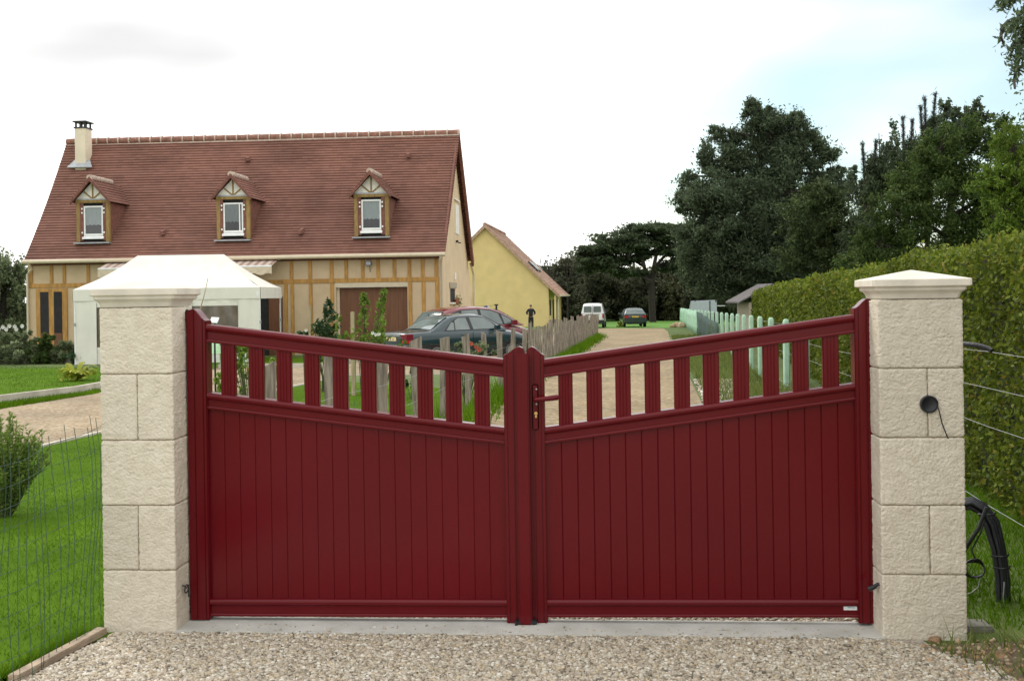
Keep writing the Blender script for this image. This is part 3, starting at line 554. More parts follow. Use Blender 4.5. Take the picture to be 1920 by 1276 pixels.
for i, (px, py, r, lb) in enumerate(((1872, 1232, .036, 'orange-brown flint stone lying in the soil right of the right pillar'), (1752, 1202, .026, 'flat brown stone half buried at the front foot of the right pillar'))):
    p = onG(px, py); bm = bmesh.new(); bmesh.ops.create_icosphere(bm, subdivisions=3, radius=r)
    for v in bm.verts: v.co *= 1+.7*noise.noise(v.co*22+V((i*5, 0, 0)))+.25*noise.noise(v.co*60); v.co.z *= .6; v.co.x *= 1.25
    me = bpy.data.meshes.new('stone'); bm.to_mesh(me); bm.free(); me.polygons.foreach_set('use_smooth', [True]*len(me.polygons))
    o = link('stone', me, pm('flint', (.34, .20, .10), .7, .4, 14, .3, 60, col2=(.2, .13, .08)) if i == 0 else bpy.data.materials['flint']); o.location = (p.x, p.y, r*.25); tag(o, lb, 'stone', 'loose stones right of the gate')

# ================================================================ MAIN HOUSE (built in its own frame: x along the front, y into the depth)
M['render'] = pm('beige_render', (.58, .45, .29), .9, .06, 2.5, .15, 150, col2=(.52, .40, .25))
M['timber'] = pm('ochre_timber', (.42, .225, .055), .7, .2, 3, .1, 60, stretch=(4, 4, 1))
M['timber2'] = pm('olive_timber', (.27, .175, .055), .7, .2, 4, .1, 60, stretch=(5, 5, 1))
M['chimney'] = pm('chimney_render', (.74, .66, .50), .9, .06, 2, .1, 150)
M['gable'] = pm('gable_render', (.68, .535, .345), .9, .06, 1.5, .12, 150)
M['door'] = pm('brown_door', (.155, .062, .026), .6, .15, 2, .05, 60, stretch=(8, 8, .7))
M['gutter'] = pm('gutter', (.58, .50, .36), .5, .06)
M['ridge'] = pm('ridge_tile', (.25, .12, .085), .85, .25, 6)
M['ridge_m'] = pm('ridge_mortar', (.50, .40, .33), .9, .15, 9)
M['verge'] = pm('verge_tile', (.175, .072, .052), .85, .25, 9)
M['gablewhite'] = pm('white_render', (.80, .78, .72), .9, .05)
M['zinc'] = pm('zinc', (.36, .38, .40), .45, .12, 6, metal=.3)
M['glass'] = glassmat('window_glass', (.6, .65, .65), .05)
M['curtain'] = pm('net_curtain', (.55, .57, .57), .9, .12, 14, stretch=(4, 4, .3))
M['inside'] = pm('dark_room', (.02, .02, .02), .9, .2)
def tilemat(name, cols, sx=.22):
    m = bpy.data.materials.new(name); m.use_nodes = True; t = m.node_tree; p = t.nodes['Principled BSDF']; p.inputs['Roughness'].default_value = .85; p.inputs['Specular IOR Level'].default_value = .25
    c = t.nodes.new('ShaderNodeUVMap'); b = t.nodes.new('ShaderNodeTexBrick'); b.inputs['Scale'].default_value = 1; b.inputs['Brick Width'].default_value = sx; b.inputs['Row Height'].default_value = 1.; b.inputs['Mortar Size'].default_value = .0; b.inputs['Bias'].default_value = 0
    b.inputs['Color1'].default_value = (0, 0, 0, 1); b.inputs['Color2'].default_value = (1, 1, 1, 1); b.inputs['Mortar'].default_value = (.5, .5, .5, 1); t.links.new(c.outputs[0], b.inputs[0])
    r = t.nodes.new('ShaderNodeValToRGB'); e = r.color_ramp.elements
    for i, cc in enumerate(cols):
        x = e[0] if i == 0 else (e[len(e)-1] if i == len(cols)-1 else e.new(i/(len(cols)-1))); x.color = (*cc, 1)
    t.links.new(b.outputs[0], r.inputs[0])
    o = t.nodes.new('ShaderNodeTexCoord'); n = t.nodes.new('ShaderNodeTexNoise'); n.inputs['Scale'].default_value = .5; n.inputs['Detail'].default_value = 6; t.links.new(o.outputs['Object'], n.inputs[0])
    mr_ = t.nodes.new('ShaderNodeMapRange'); mr_.inputs[1].default_value = .3; mr_.inputs[2].default_value = .7; mr_.inputs[3].default_value = .8; mr_.inputs[4].default_value = 1.2; t.links.new(n.outputs[0], mr_.inputs[0])
    mu = t.nodes.new('ShaderNodeMix'); mu.data_type = 'RGBA'; mu.blend_type = 'MULTIPLY'; mu.inputs[0].default_value = 1; t.links.new(r.outputs[0], mu.inputs[6]); t.links.new(mr_.outputs[0], mu.inputs[7]); t.links.new(mu.outputs[2], p.inputs['Base Color']); return m
M['tile'] = tilemat('plain_roof_tile', [(.165, .078, .058), (.19, .090, .066), (.208, .10, .074), (.178, .083, .061)])
M['tile2'] = tilemat('faded_roof_tile', [(.30, .17, .12), (.40, .25, .18), (.46, .31, .24), (.34, .2, .15)], .3)
def tiled(name, a, b, c, d, rows, mat, par, step=.030, sag=0.):
    """tile field: a-b along the eave, d-c along the top (local coords), stepped courses with UVs"""
    a, b, c, d = map(V, (a, b, c, d)); n = (b-a).cross(d-a).normalized()
    if n.z < 0: n = -n
    vs, fs, uv = [], [], []; L = (b-a).length
    def pt(s, t): p = a.lerp(b, s).lerp(d.lerp(c, s), t); return p-n*sag*math.sin(math.pi*t)
    cols = 1
    for i in range(rows):
        t0, t1 = i/rows, (i+1)/rows; o = len(vs); lift = n*step*(1+.15*math.sin(i*5.3))
        p = [pt(0, t0)+lift, pt(1, t0)+lift, pt(1, t1), pt(0, t1), pt(0, t0)-n*.012, pt(1, t0)-n*.012]; vs += p
        fs += [(o, o+1, o+2, o+3), (o+4, o+5, o+1, o)]; x0 = .11*(i % 2); uv += [(x0, i), (x0+L, i), (x0+L, i+.99), (x0, i+.99)]+[(x0, i), (x0+L, i), (x0+L, i+.1), (x0, i+.1)]
    me = bpy.data.meshes.new(name); me.from_pydata([tuple(p) for p in vs], [], fs); u = me.uv_layers.new(name='UVMap')
    for k, q in enumerate(uv): u.data[k].uv = q
    return link(name, me, mat, par)
HD = -.010; HO = onD(825, 560, 38.); HO = V((HO.x, HO.y, g(HO.y)))
hx = V((math.cos(HD), math.sin(HD), 0)); hy = V((-math.sin(HD), math.cos(HD), 0))
def HL(px, py, ax='y', val=0.):
    n = hx if ax == 'x' else hy; d = ray(px, py); t = (val-(C0-HO).dot(n))/d.dot(n); P = C0+d*t-HO; return V((P.dot(hx), P.dot(hy), P.z))
def HP(px, py, p0, n):               # with a plane given in local coordinates
    d = ray(px, py); dl = V((d.dot(hx), d.dot(hy), d.z)); o = C0-HO; ol = V((o.dot(hx), o.dot(hy), o.z)); t = (V(p0)-ol).dot(n)/dl.dot(n); return ol+dl*t
house = thing('house', 'long half-timbered house with red-brown tiled roof, three dormers and a chimney', 'house', HO, HD)
def hb(mb, name, mat, par=house, **k): return mb.build(name, M[mat], par, local=True, **k)
YE = -.35
E_ = HL(835, 474, 'y', YE); R_ = HL(862, 249, 'x', E_.x); B_ = HL(889, 489, 'x', E_.x); EL = HL(45, 487, 'y', YE); RL = HL(126, 266, 'y', R_.y)
XW = HL(53, 560).x; YB = HL(884, 520, 'x', 0.).y; zE = E_.z; zR = R_.z
EL.z = zE; RLc = V((RL.x, R_.y, RL.z)); rn = (E_-EL).cross(RLc-EL).normalized()
if rn.z < 0: rn = -rn
roofpt = lambda px, py: HP(px, py, EL, rn)
# walls
zt = zE-.06
mb = MB(); gx0, gx1 = HL(630, 560).x, HL(764, 560).x; gz = HL(700, 538).z
mb.quad((XW, 0, 0), (gx0, 0, 0), (gx0, 0, zt), (XW, 0, zt)); mb.quad((gx1, 0, 0), (0, 0, 0), (0, 0, zt), (gx1, 0, zt)); mb.quad((gx0, 0, gz), (gx1, 0, gz), (gx1, 0, zt), (gx0, 0, zt))
mb.quad((gx0, 0, 0), (gx0, .25, 0), (gx0, .25, gz), (gx0, 0, gz)); mb.quad((gx1, 0, 0), (gx1, .25, 0), (gx1, .25, gz), (gx1, 0, gz)); mb.quad((gx0, 0, gz), (gx1, 0, gz), (gx1, .25, gz), (gx0, .25, gz))
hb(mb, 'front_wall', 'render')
zp = zR-.12
rf = lambda y: zE-.30+(zp-.25-zE)*(y-YE)/(R_.y-YE) if y < R_.y else zp-.2-(zp-B_.z)*(y-R_.y)/(B_.y-R_.y)
for nm, x in (('gable_wall', .004), ('gable_wall', XW)):
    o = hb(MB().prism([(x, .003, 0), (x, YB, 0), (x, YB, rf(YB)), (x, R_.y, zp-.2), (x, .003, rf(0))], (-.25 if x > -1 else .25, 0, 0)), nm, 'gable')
hb(MB().box(XW+.26, -.255, YB-.1, YB, 0, rf(YB)-.05), 'rear_wall', 'render')
gd_ = hb(MB().box(gx0, gx1, .2, .245, 0, gz-.002), 'garage_door', 'door')
mb = MB()
for i in range(1, 7): x = gx0+(gx1-gx0)*i/7; mb.box(x-.006, x+.006, .19, .2, .05, gz-.02)
hb(mb, 'door_battens', 'door', gd_)
hb(MB().box(gx0, gx0+.10, .12, .19, 0, gz-.004), 'door_frame', 'gutter')
hb(MB().box(gx0-.02, gx1+.02, -.012, -.002, gz, gz+.17), 'lintel', 'gutter')
# timbers
zb0 = HL(700, 529).z; zb1 = HL(700, 521).z
def stud(px, za, zb, w=.13): x = HL(px, 525).x; return hb(MB().box(x-w/2, x+w/2, -.03, -.002, za, zb), 'timber', 'timber', bevel=.008)
for px in (547, 582, 622, 649.5, 680.5, 709.5, 740, 768, 793, 818.5, 59, 97, 121, 166, 210, 260, 310, 360, 410, 450): stud(px, zb1, zt-.02)
for px in (548, 582.6, 622.5, 769, 794, 819.5, 536): stud(px, 0, zb0)
xa, xb = HL(528, 525).x, -.03
hb(MB().box(xa, xb, -.034, -.002, zb0, zb1), 'timber_beam', 'timber', bevel=.008); hb(MB().box(XW+.02, xa-.01, -.034, -.002, zb0-.01, zb1-.01), 'timber_beam', 'timber', bevel=.008)
hb(MB().box(XW, 0, -.06, -.004, zt-.12, zt+.02), 'wall_plate', 'verge')
# french window on the left, brown double doors behind the tent
fx0, fx1 = HL(69, 590).x, HL(127, 590).x; fz = HL(95, 541).z
fwn = hb(MB().box(fx0, fx1, -.05, -.004, .05, fz), 'french_window', 'timber')
for a, b in ((77, 93), (102.5, 118)):
    xa, xb = HL(a, 590).x, HL(b, 590).x; hb(MB().box(xa, xb, -.056, -.0505, .25, HL(90, 547).z), 'pane', 'inside', fwn)
    hb(MB().box(xa+.02, xb-.02, -.064, -.0565, .27, .9), 'lower_panel', 'door', fwn)
xa, xb, xc = HL(489, 590).x, HL(505, 590).x, HL(531, 590).x; zd = HL(510, 556).z
dd = hb(MB().box(xb, xc, -.06, -.004, .0, zd), 'patio_shutter', 'door'); hb(MB().box(xa, xb-.02, -.03, -.004, 0, zd), 'patio_door', 'inside')
xa, xb = HL(380, 590).x, HL(470, 590).x; hb(MB().box(xa, xb, -.05, -.004, 0, zd-.2), 'patio_shutter', 'door')
# roof
tiled('roof', EL-V((.0, 0, 0)), E_, R_, RLc, 46, M['tile'], house, sag=.10)
RB = V((R_.x, B_.y, B_.z)); LB = V((EL.x, B_.y, B_.z)); tiled('rear_roof', LB, RB, R_, RLc, 46, M['tile'], house)
rv = hb(MB().prism([(R_.x, R_.y, zR-.02), (R_.x, R_.y, zR-.30), (R_.x, B_.y-.15, B_.z-.24), (R_.x, B_.y, B_.z-.10), (R_.x, B_.y, B_.z)], (-.10, 0, 0)), 'rear_verge', 'verge')
mb = MB(); mb.prism([(R_.x-.05, YE, zE-.10), (R_.x-.05, R_.y, zR-.16), (R_.x-.05, R_.y, zR-.02), (R_.x-.05, YE+.05, zE-.0)], (-.08, 0, 0)); hb(mb, 'front_verge', 'verge')
hb(MB().box(EL.x+.05, R_.x-.14, YE+.04, -.01, zE-.085, zE-.06), 'soffit', 'verge')
mb = MB(); a, b = V((EL.x-.02, YE-.07, zE-.05)), V((R_.x+.0, YE-.07, zE-.05))
mb.tube([a, b], .075, 12); hb(mb, 'gutter', 'gutter', smooth=50)
hb(MB().tube([(EL.x+.2, YE-.07, zE-.12), (EL.x+.25, YE+.1, zE-.3), (XW+.02, -.07, zE-.5), (XW+.02, -.07, 0)], .045, 8), 'downpipe', 'gutter', smooth=50)
hb(MB().tube([(-.05+.2, YE-.07, zE-.12), (.10, YE+.05, zE-.28), (.07, -.06, zE-.45), (.07, -.06, 0)], .045, 8), 'downpipe', 'gutter', smooth=50)
hb(MB().tube([(.12, B_.y-.1, B_.z-.12), (.10, YB-.12, B_.z-.55), (.10, YB-.12, 0)], .05, 8), 'downpipe', 'gutter', smooth=50)
mb = MB(); mm = MB(); n = 36
for i in range(n):
    a = RLc.lerp(R_, i/n); b = RLc.lerp(R_, (i+1)/n-.002); mb.tube([a-V((0, 0, .01)), b-V((0, 0, .01))], [.13, .145], 10); mm.tube([b+V((-.035, 0, -.008)), b+V((.02, 0, -.008))], .158, 10)
mm.box(RLc.x, R_.x-.02, R_.y-.165, R_.y-.13, zR-.13, zR-.075)
hb(mb, 'ridge_tiles', 'ridge', smooth=50); hb(mm, 'ridge_joints', 'ridge_m', smooth=50)
for px, py in ((464, 301), (765, 294), (305, 439), (564, 437)):
    p = roofpt(px, py); hb(MB().prism([p+V((-.09, -.12, -.03)), p+V((-.05, -.12, .10)), p+V((.05, -.12, .10)), p+V((.09, -.12, -.03))], (0, .35, .1)), 'tile_vent', 'verge')
# chimney
p = roofpt(155, 314); yf = p.y; x0, x1 = HL(140.5, 290, 'y', yf).x, HL(160.5, 290, 'y', yf).x; ztp = HL(150, 238, 'y', yf).z
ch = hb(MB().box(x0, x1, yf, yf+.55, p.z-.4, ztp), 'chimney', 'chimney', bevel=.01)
mb = MB()
for cx_ in (x0+.04, (x0+x1)/2, x1-.04):
    for cy_ in (yf+.04, yf+.51): mb.box(cx_-.03, cx_+.03, cy_-.03, cy_+.03, ztp, ztp+.19)
mb.box(x0-.03, x1+.03, yf-.03, yf+.58, ztp-.05, ztp+.001); mb.box(x0-.06, x1+.06, yf-.06, yf+.61, ztp+.19, ztp+.24); hb(mb, 'chimney_cowl', 'darkmetal', ch)
a = roofpt(140, 314)-V((.25, 0, 0)); b = roofpt(162, 314)+V((.3, 0, 0)); mb = MB(); mb.prism([a+V((0, -.12, -.03)), b+V((0, -.12, -.03)), b+V((-.2, .12, .28)), a+V((.2, .12, .28))], (0, -.02, .03)); hb(mb, 'flashing', 'zinc', ch)
# dormers
def roofy(z): return YE+(z-zE)*(R_.y-YE)/(zR-zE)
def dormer(lx, rx, ax_, ay, eyl, sill, wl, wr, wt, wb, opened):
    ps = roofpt((lx+rx)/2, sill); f = ps.y-.02; x0, x1 = HL(lx, 410, 'y', f).x, HL(rx, 410, 'y', f).x; cx_ = (x0+x1)/2; zs = ps.z+.03
    ze = HL(lx, eyl, 'y', f).z; za = HL(ax_, ay, 'y', f-.2).z; w_ = x1-x0
    d = hb(MB().box(x0+.02, x0+.16, f, f+.12, zs, ze), 'dormer', 'timber2', bevel=.008)
    def pt(mb, nm, mat, **k): return hb(mb, nm, mat, d, **k)
    pt(MB().box(x1-.16, x1-.02, f, f+.12, zs, ze), 'post', 'timber2', bevel=.008); pt(MB().box(x0+.0, x1-.0, f-.01, f+.12, ze, ze+.11), 'head_beam', 'timber2', bevel=.008)
    for x in (x0+.03, x1-.09): pt(MB().prism([(x, f+.03, zs), (x, f+.03, ze), (x, roofy(ze)+.1, ze), (x, f+.1, zs)], (.06, 0, 0)), 'cheek', 'verge')
    pt(MB().prism([(x0-.02, f+.03, ze+.11), (x1+.02, f+.03, ze+.11), (cx_, f+.03, za-.12)], (0, .05, 0)), 'gable_panel', 'gablewhite')
    zc = ze+.11; gh = za-.12-zc
    for q0, q1 in (((cx_, zc), (cx_, za-.16)), ((cx_, zc+.03), (cx_-w_*.26, zc+gh*.46)), ((cx_, zc+.03), (cx_+w_*.26, zc+gh*.46))):
        v = V((q1[0]-q0[0], 0, q1[1]-q0[1])).normalized(); n_ = V((-v.z, 0, v.x))*.026; a = V((q0[0], f+.01, q0[1])); b = V((q1[0], f+.01, q1[1])); pt(MB().prism([a-n_, a+n_, b+n_, b-n_], (0, .018, 0)), 'gable_timber', 'timber2')
    pt(MB().box(x0+.02, x1-.02, f-.0, f+.03, zc-.01, zc+.05), 'gable_timber', 'zinc')
    # little roof
    ov = .22; hw = w_/2+.10; zev = ze+.02; yb_ = roofy(za)+.1; yl = roofy(zev)+.15
    for s in (-1, 1):
        tiled('dormer_roof', (cx_+s*hw, f-ov, zev), (cx_+s*hw, yl, zev), (cx_, yb_, za), (cx_, f-ov, za), 8, M['tile'], d, step=.022)
        pt(MB().prism([(cx_+s*hw, f-ov-.02, zev-.07), (cx_+s*hw, f-ov-.02, zev+.05), (cx_+s*.0, f-ov-.02, za+.04), (cx_, f-ov-.02, za-.12)], (0, .09, 0)), 'barge_tiles', 'verge')
    mr2 = MB(); n_ = 5; Lr = (yb_-f+ov)*.72
    for i in range(n_): y = f-ov+i*Lr/n_; mr2.tube([(cx_, y, za+.01), (cx_, y+Lr/n_*.9, za+.01)], [.115, .10], 9)
    pt(mr2, 'ridge_tiles', 'ridge_m', smooth=50)
    pt(MB().box(x0-.04, x1+.04, f-.16, f+.02, zs-.07, zs-.02), 'sill_flashing', 'zinc', bevel=.01)
    # window
    wx0, wx1 = HL(wl, 410, 'y', f).x, HL(wr, 410, 'y', f).x; wz1, wz0 = HL(ax_, wt, 'y', f).z, HL(ax_, wb, 'y', f).z
    pt(MB().box(x0+.16, x1-.16, f+.10, f+.14, zs, ze), 'room_shade', 'inside')
    pt(MB().box(x0+.165, wx0-.01, f+.005, f+.05, zs+.05, ze-.005), 'shutter', 'verge'); pt(MB().box(wx1+.01, x1-.165, f+.005, f+.05, zs+.05, ze-.005), 'shutter', 'verge')
    for z in (wz1-.1, wz1-.25, wz0+.12):
        for x in (wx0-.05, wx1+.05): pt(MB().box(x-.028, x+.028, f-.015, f+.004, z-.03, z+.03), 'shutter_clip', 'white')
    fm = MB(); b_ = .055
    fm.box(wx0, wx0+b_, f+.02, f+.06, wz0, wz1); fm.box(wx1-b_, wx1, f+.02, f+.06, wz0, wz1); fm.box(wx0+b_, wx1-b_, f+.022, f+.06, wz1-b_, wz1); fm.box(wx0+b_, wx1-b_, f+.018, f+.06, wz0, wz0+b_*1.4)
    wn = pt(fm, 'window_frame', 'white')
    gx1_ = wx1-b_-(.10 if opened else 0)
    hc = MB(); zc0 = wz1-(wz1-wz0)*.62; k = 8; poly = [(wx0+b_, f+.075, wz1-b_)]
    for i in range(k+1): xx = wx0+b_+(gx1_-wx0-b_)*i/k; poly.append((xx, f+.075, zc0-.03*(i % 2)))
    poly.append((gx1_, f+.075, wz1-b_)); hc.quad(*poly)
    pt(hc, 'net_curtain', 'curtain'); pt(MB().quad((wx0+b_, f+.045, wz0+b_), (gx1_, f+.045, wz0+b_), (gx1_, f+.045, wz1-b_), (wx0+b_, f+.045, wz1-b_)), 'window_pane', 'glass')
    if opened: pt(MB().box(gx1_, gx1_+.045, f+.03, f+.055, wz0+b_*1.4, wz1-b_), 'casement_edge', 'white')
    pt(MB().prism([(wx0-.04, f-.05, wz0-.07), (wx1+.04, f-.05, wz0-.07), (wx1+.04, f+.05, wz0+.0), (wx0-.04, f+.05, wz0+.0)], (0, 0, -.05)), 'window_sill', 'white')
dormer(142, 206, 173, 333, 381, 455, 156.5, 192.5, 386, 442, False)
dormer(405, 469.5, 435.5, 327, 374.5, 450, 418.5, 455.5, 380, 436, True)
dormer(663, 730, 694, 321, 370, 444.5, 677.5, 714.5, 374, 431, False)
# wall light above the garage, gable details
p = HL(693, 494); wl_ = hb(MB().box(p.x-.10, p.x+.10, -.22, -.13, p.z-.08, p.z+.09), 'flood_light', 'darkmetal', bevel=.01)
hb(MB().box(p.x-.085, p.x+.085, -.225, -.2205, p.z-.06, p.z+.06), 'lamp_glass', 'zinc', wl_); hb(MB().tube([(p.x, -.13, p.z), (p.x, -.003, p.z+.02)], .02, 6), 'bracket', 'darkmetal', wl_); hb(MB().tube([(p.x+.02, -.06, p.z-.1), (p.x+.02, -.02, p.z-.3)], .01, 5), 'cable', 'darkmetal', wl_)
def gx(px, py): return HL(px, py, 'x', .004)
a, b = gx(844, 541), gx(853, 566); gw = hb(MB().box(.002, .01, a.y, b.y, b.z, a.z), 'gable_window', 'inside')
a2, b2 = gx(842, 529), gx(855, 540); hb(MB().box(.005, .05, a2.y, b2.y, b2.z, a2.z), 'stone_lintel', 'mortar', gw); a3, b3 = gx(843, 567), gx(857, 569); hb(MB().box(.005, .12, a3.y, b3.y, b3.z, a3.z), 'sill', 'gablewhite', gw)
a, b = gx(851, 371), gx(860, 379.5); hb(MB().box(.006, .06, a.y, b.y, b.z, a.z), 'louvre_vent', 'gablewhite')
a, b = gx(853, 382), gx(860, 440); hb(MB().box(.006, .03, a.y, b.y, b.z, a.z), 'gable_panel', 'gablewhite')
p = gx(855, 452); lo_ = hb(MB().box(.004, .10, p.y-.06, p.y+.06, p.z-.05, p.z+.03), 'gable_light', 'darkmetal'); hb(MB().box(.10, .2, p.y-.09, p.y+.09, p.z-.09, p.z-.05), 'lamp_shade', 'darkmetal', lo_)
a, b = gx(852, 511), gx(854.5, 524); hb(MB().box(.006, .03, a.y, b.y, b.z, a.z), 'meter_cover', 'gablewhite')
def W(l): return HO+hx*l[0]+hy*l[1]+V((0, 0, l[2]))
p = gx(850, 561); q = W((.13, p.y, p.z-.05)); t = thing('flower_pot', 'terracotta flower pot with a trailing plant on the gable window sill', 'flower pot', q)
M['terracotta'] = pm('terracotta', (.36, .11, .055), .8, .15, 6)
MB().loft([[(r*math.cos(a)+q.x, r*math.sin(a)*1.6+q.y, q.z+z) for a in np.linspace(0, 5.8, 12)] for r, z in ((.07, -.14), (.09, .02), (.10, .025), (.10, .06), (.085, .06))]).build('pot', M['terracotta'], t, smooth=40)
leaves('plant', np.array(q)+rng.normal(size=(160, 3))*np.array([.06, .16, .10])+np.array([.05, .2, -.02]), .08, M['leaf_shrub'], t)
# awning (half open, above the terrace)
ax0, ax1 = HL(196, 500, 'y', -.5).x, HL(521, 495, 'y', -.3).x; za0 = HL(450, 485, 'y', -.06).z; zaf = HL(480, 500.5, 'y', -1.0).z
aw = thing('awning', 'striped awning half rolled out on the house front above the white tent', 'awning', HO, HD)
M['stripe'] = pm('awning_cloth', (.46, .36, .30), .9, .1); nt2 = M['stripe'].node_tree
wv = nt2.nodes.new('ShaderNodeTexWave'); wv.inputs['Scale'].default_value = 1.15; cr_ = nt2.nodes.new('ShaderNodeValToRGB'); cr_.color_ramp.interpolation = 'CONSTANT'; cr_.color_ramp.elements[0].color = (.50, .42, .36, 1); cr_.color_ramp.elements[1].position = .55; cr_.color_ramp.elements[1].color = (.30, .19, .15, 1)
tc2 = nt2.nodes.new('ShaderNodeTexCoord'); nt2.links.new(tc2.outputs['Object'], wv.inputs[0]); nt2.links.new(wv.outputs[0], cr_.inputs[0]); nt2.links.new(cr_.outputs[0], nt2.nodes['Principled BSDF'].inputs['Base Color'])
hb(MB().prism([(ax0, -.06, za0), (ax1, -.06, za0), (ax1, -1.0, zaf+.05), (ax0, -1.0, zaf+.05)], (0, 0, -.008)), 'canvas', 'stripe', aw)
hb(MB().box(ax0-.05, ax1+.05, -.20, -.036, za0-.08, za0+.05), 'cassette', 'white', aw, bevel=.02); hb(MB().box(ax0, ax1, -1.05, -.98, zaf, zaf+.06), 'front_bar', 'white', aw, bevel=.015)
mb = MB(); zz = HL(480, 514, 'y', -1.03).z; poly = [(ax0, -1.03, zaf-.002)]
for i in range(61): xx = ax0+(ax1-ax0)*i/60; poly.append((xx, -1.03+.012*math.sin(i*1.3), zz-.035*math.sin(i*math.pi/2.5)))
poly.append((ax1, -1.03, zaf-.002)); b0 = len(mb.v)
M['valance'] = pm('valance_cloth', (.55, .48, .35), .9, .06)
mb.prism(poly, (0, -.006, 0)); hb(mb, 'valance', 'valance', aw)

# ================================================================ PARTY TENT
M['tent'] = pm('tent_cloth', (.72, .705, .63), .75, .04, 2, .5, 3.2, stretch=(1.6, 1.6, .7))
M['tentwin'] = pm('clear_tent_window', (.10, .085, .065), .15, .3, 3, spec=.6, col2=(.17, .13, .10))
TO = onG(310, 655); dT = 33.5
p0 = onD(137, 541, dT); p1 = onD(488, 540, dT); p2 = onD(531, 540.5, dT+2.9); zT = (p0.z+p1.z)/2+.0
dirx = (p1-p0); dirx.z = 0; Lx = dirx.length; dirx.normalize(); diry = V((-dirx.y, dirx.x, 0)); Ly = 3.0; gz0 = g(dT)
tent = thing('party_tent', 'big off-white party tent with a hipped roof standing before the house', 'tent', (p0.x, p0.y, gz0), math.atan2(dirx.y, dirx.x)); zt_ = zT-gz0
zr_ = onD(330, 478, dT+1.5).z-gz0; rx0 = (onD(258, 479, dT+1.5)-p0).dot(dirx); rx1 = (onD(420, 478, dT+1.5)-p0).dot(dirx)
def roofgrid(cs, n=10, sag=.10):
    mb = MB(); rows = []
    for i in range(n+1):
        v = i/n; a = V(cs[0]).lerp(V(cs[3]), v); b = V(cs[1]).lerp(V(cs[2]), v); row = []
        for j in range(n+1):
            u = j/n; p = a.lerp(b, u); p.z -= sag*math.sin(math.pi*v)*(.75+.25*math.cos(6.28*u))-.014*math.sin(u*23+v*5)*(1-v)*math.sin(math.pi*min(1, v*3)); row.append(p)
        rows.append(row)
    mb.loft(rows, cap=False, closed=False); return mb
c00, c10, c11, c01 = V((0, 0, zt_)), V((Lx, 0, zt_)), V((Lx, Ly, zt_)), V((0, Ly, zt_)); ra, rb = V((rx0, Ly/2, zr_)), V((rx1, Ly/2, zr_))
rf_ = MB()
for cs in ((c00, c10, rb, ra), (c10, c11, rb, rb), (c11, c01, ra, rb), (c01, c00, ra, ra)): q = roofgrid(cs); rf_.add(q.v, q.f)
hb(rf_, 'roof', 'tent', tent, smooth=40)
vh = .36; mb = MB()
for a, b in ((c00, c10), (c10, c11), (c11, c01), (c01, c00)):
    n_ = 24; top = [a.lerp(b, i/n_) for i in range(n_+1)]; o_ = (b-a).normalized().cross(V((0, 0, 1)))
    bot = [p+V((0, 0, -vh))+o_*(.012+.012*math.sin(i*1.9)) for i, p in enumerate(top)]; mb.loft([[p+o_*.012 for p in top], bot], cap=False, closed=False)
hb(mb, 'valance', 'tent', tent, smooth=60)
for x, y in ((.03, .03), (Lx-.03, .03), (Lx-.03, Ly-.03), (.03, Ly-.03), (Lx/2, Ly-.03)):
    lg = hb(MB().box(x-.02, x+.02, y-.02, y+.02, 0, zt_-.01), 'leg', 'white', tent)
    hb(MB().box(x-.033, x+.033, y-.033, y+.033, zt_*.52, zt_*.52+.09), 'leg_clamp', 'zinc', lg)
def tx(px, py=600): return (onD(px, py, dT)-p0).dot(dirx)
def wall(name, xa, xb, za, zb, mat, y=.012):
    n_ = max(4, int((xb-xa)*9)); rows = [[V((xa+(xb-xa)*i/n_, y+.02*math.sin(i*1.7+z)*(z < zb-.1), z)) for i in range(n_+1)] for z in np.linspace(zb, za, 7)]
    mb = MB(); mb.loft(rows, cap=False, closed=False); return hb(mb, name, mat, tent, smooth=60)
zwt = onD(400, 573, dT).z-gz0; zwb = .55; zw0 = zt_-vh+.03
for xa, xb in ((.04, tx(181)), (tx(322), tx(360)), (tx(446), Lx-.04)): wall('side_wall', xa, xb, .02, zw0, 'tent')
for xa, xb in ((tx(181), tx(322)), (tx(360), tx(446))):
    wall('side_wall', xa, xb, zwt, zw0, 'tent'); wall('side_wall', xa, xb, .02, zwb, 'tent'); wall('clear_window', xa, xb, zwb, zwt, 'tentwin', y=.016)
def sidewall(x):
    rows = [[V((x+.02*math.sin(i*1.9+z), .04+(Ly-.08)*i/20, z)) for i in range(21)] for z in np.linspace(zw0, .02, 6)]; mb = MB(); mb.loft(rows, cap=False, closed=False); hb(mb, 'side_wall', 'tent', tent, smooth=60)
sidewall(.02)
hb(MB().box(Lx-.12, Lx-.05, -.022, -.016, zt_-vh*.72, zt_-vh*.42), 'stitched_patch', 'white', tent)
# little sign board and leaning rod
p = onD(402, 600, 12.0); t = thing('garden_lamp', 'small white tilted panel on a thin dark post, seen above the left gate leaf', 'garden lamp', (p.x, p.y, g(p.y)))
MB().tube([(p.x, p.y, g(p.y)), (p.x, p.y, p.z-.02)], .011, 6).build('post', M['darkmetal'], t)
mb = MB(); mb.box(-.045, .045, -.04, .04, -.005, .005); mb.xf(Matrix.Translation(p) @ Matrix.Rotation(.85, 4, 'X') @ Matrix.Rotation(-.1, 4, 'Z')); mb.build('panel', M['white'], t)
MB().tube([p+V((-.035, -.01, -.012)), p+V((-.07, -.02, -.03))], .014, 6).build('lamp_head', M['black'], t)
a, b = onD(390, 521, 14), onD(376, 578, 14); q = gd(368, 14.2)
tag(MB().tube([a, a.lerp(b, .5)+V((.006, 0, 0)), b, q], [.004, .006, .008, .01], 6).build('garden_cane', M['stakewood'], smooth=60), 'thin bare cane leaning up in front of the white tent', 'cane')

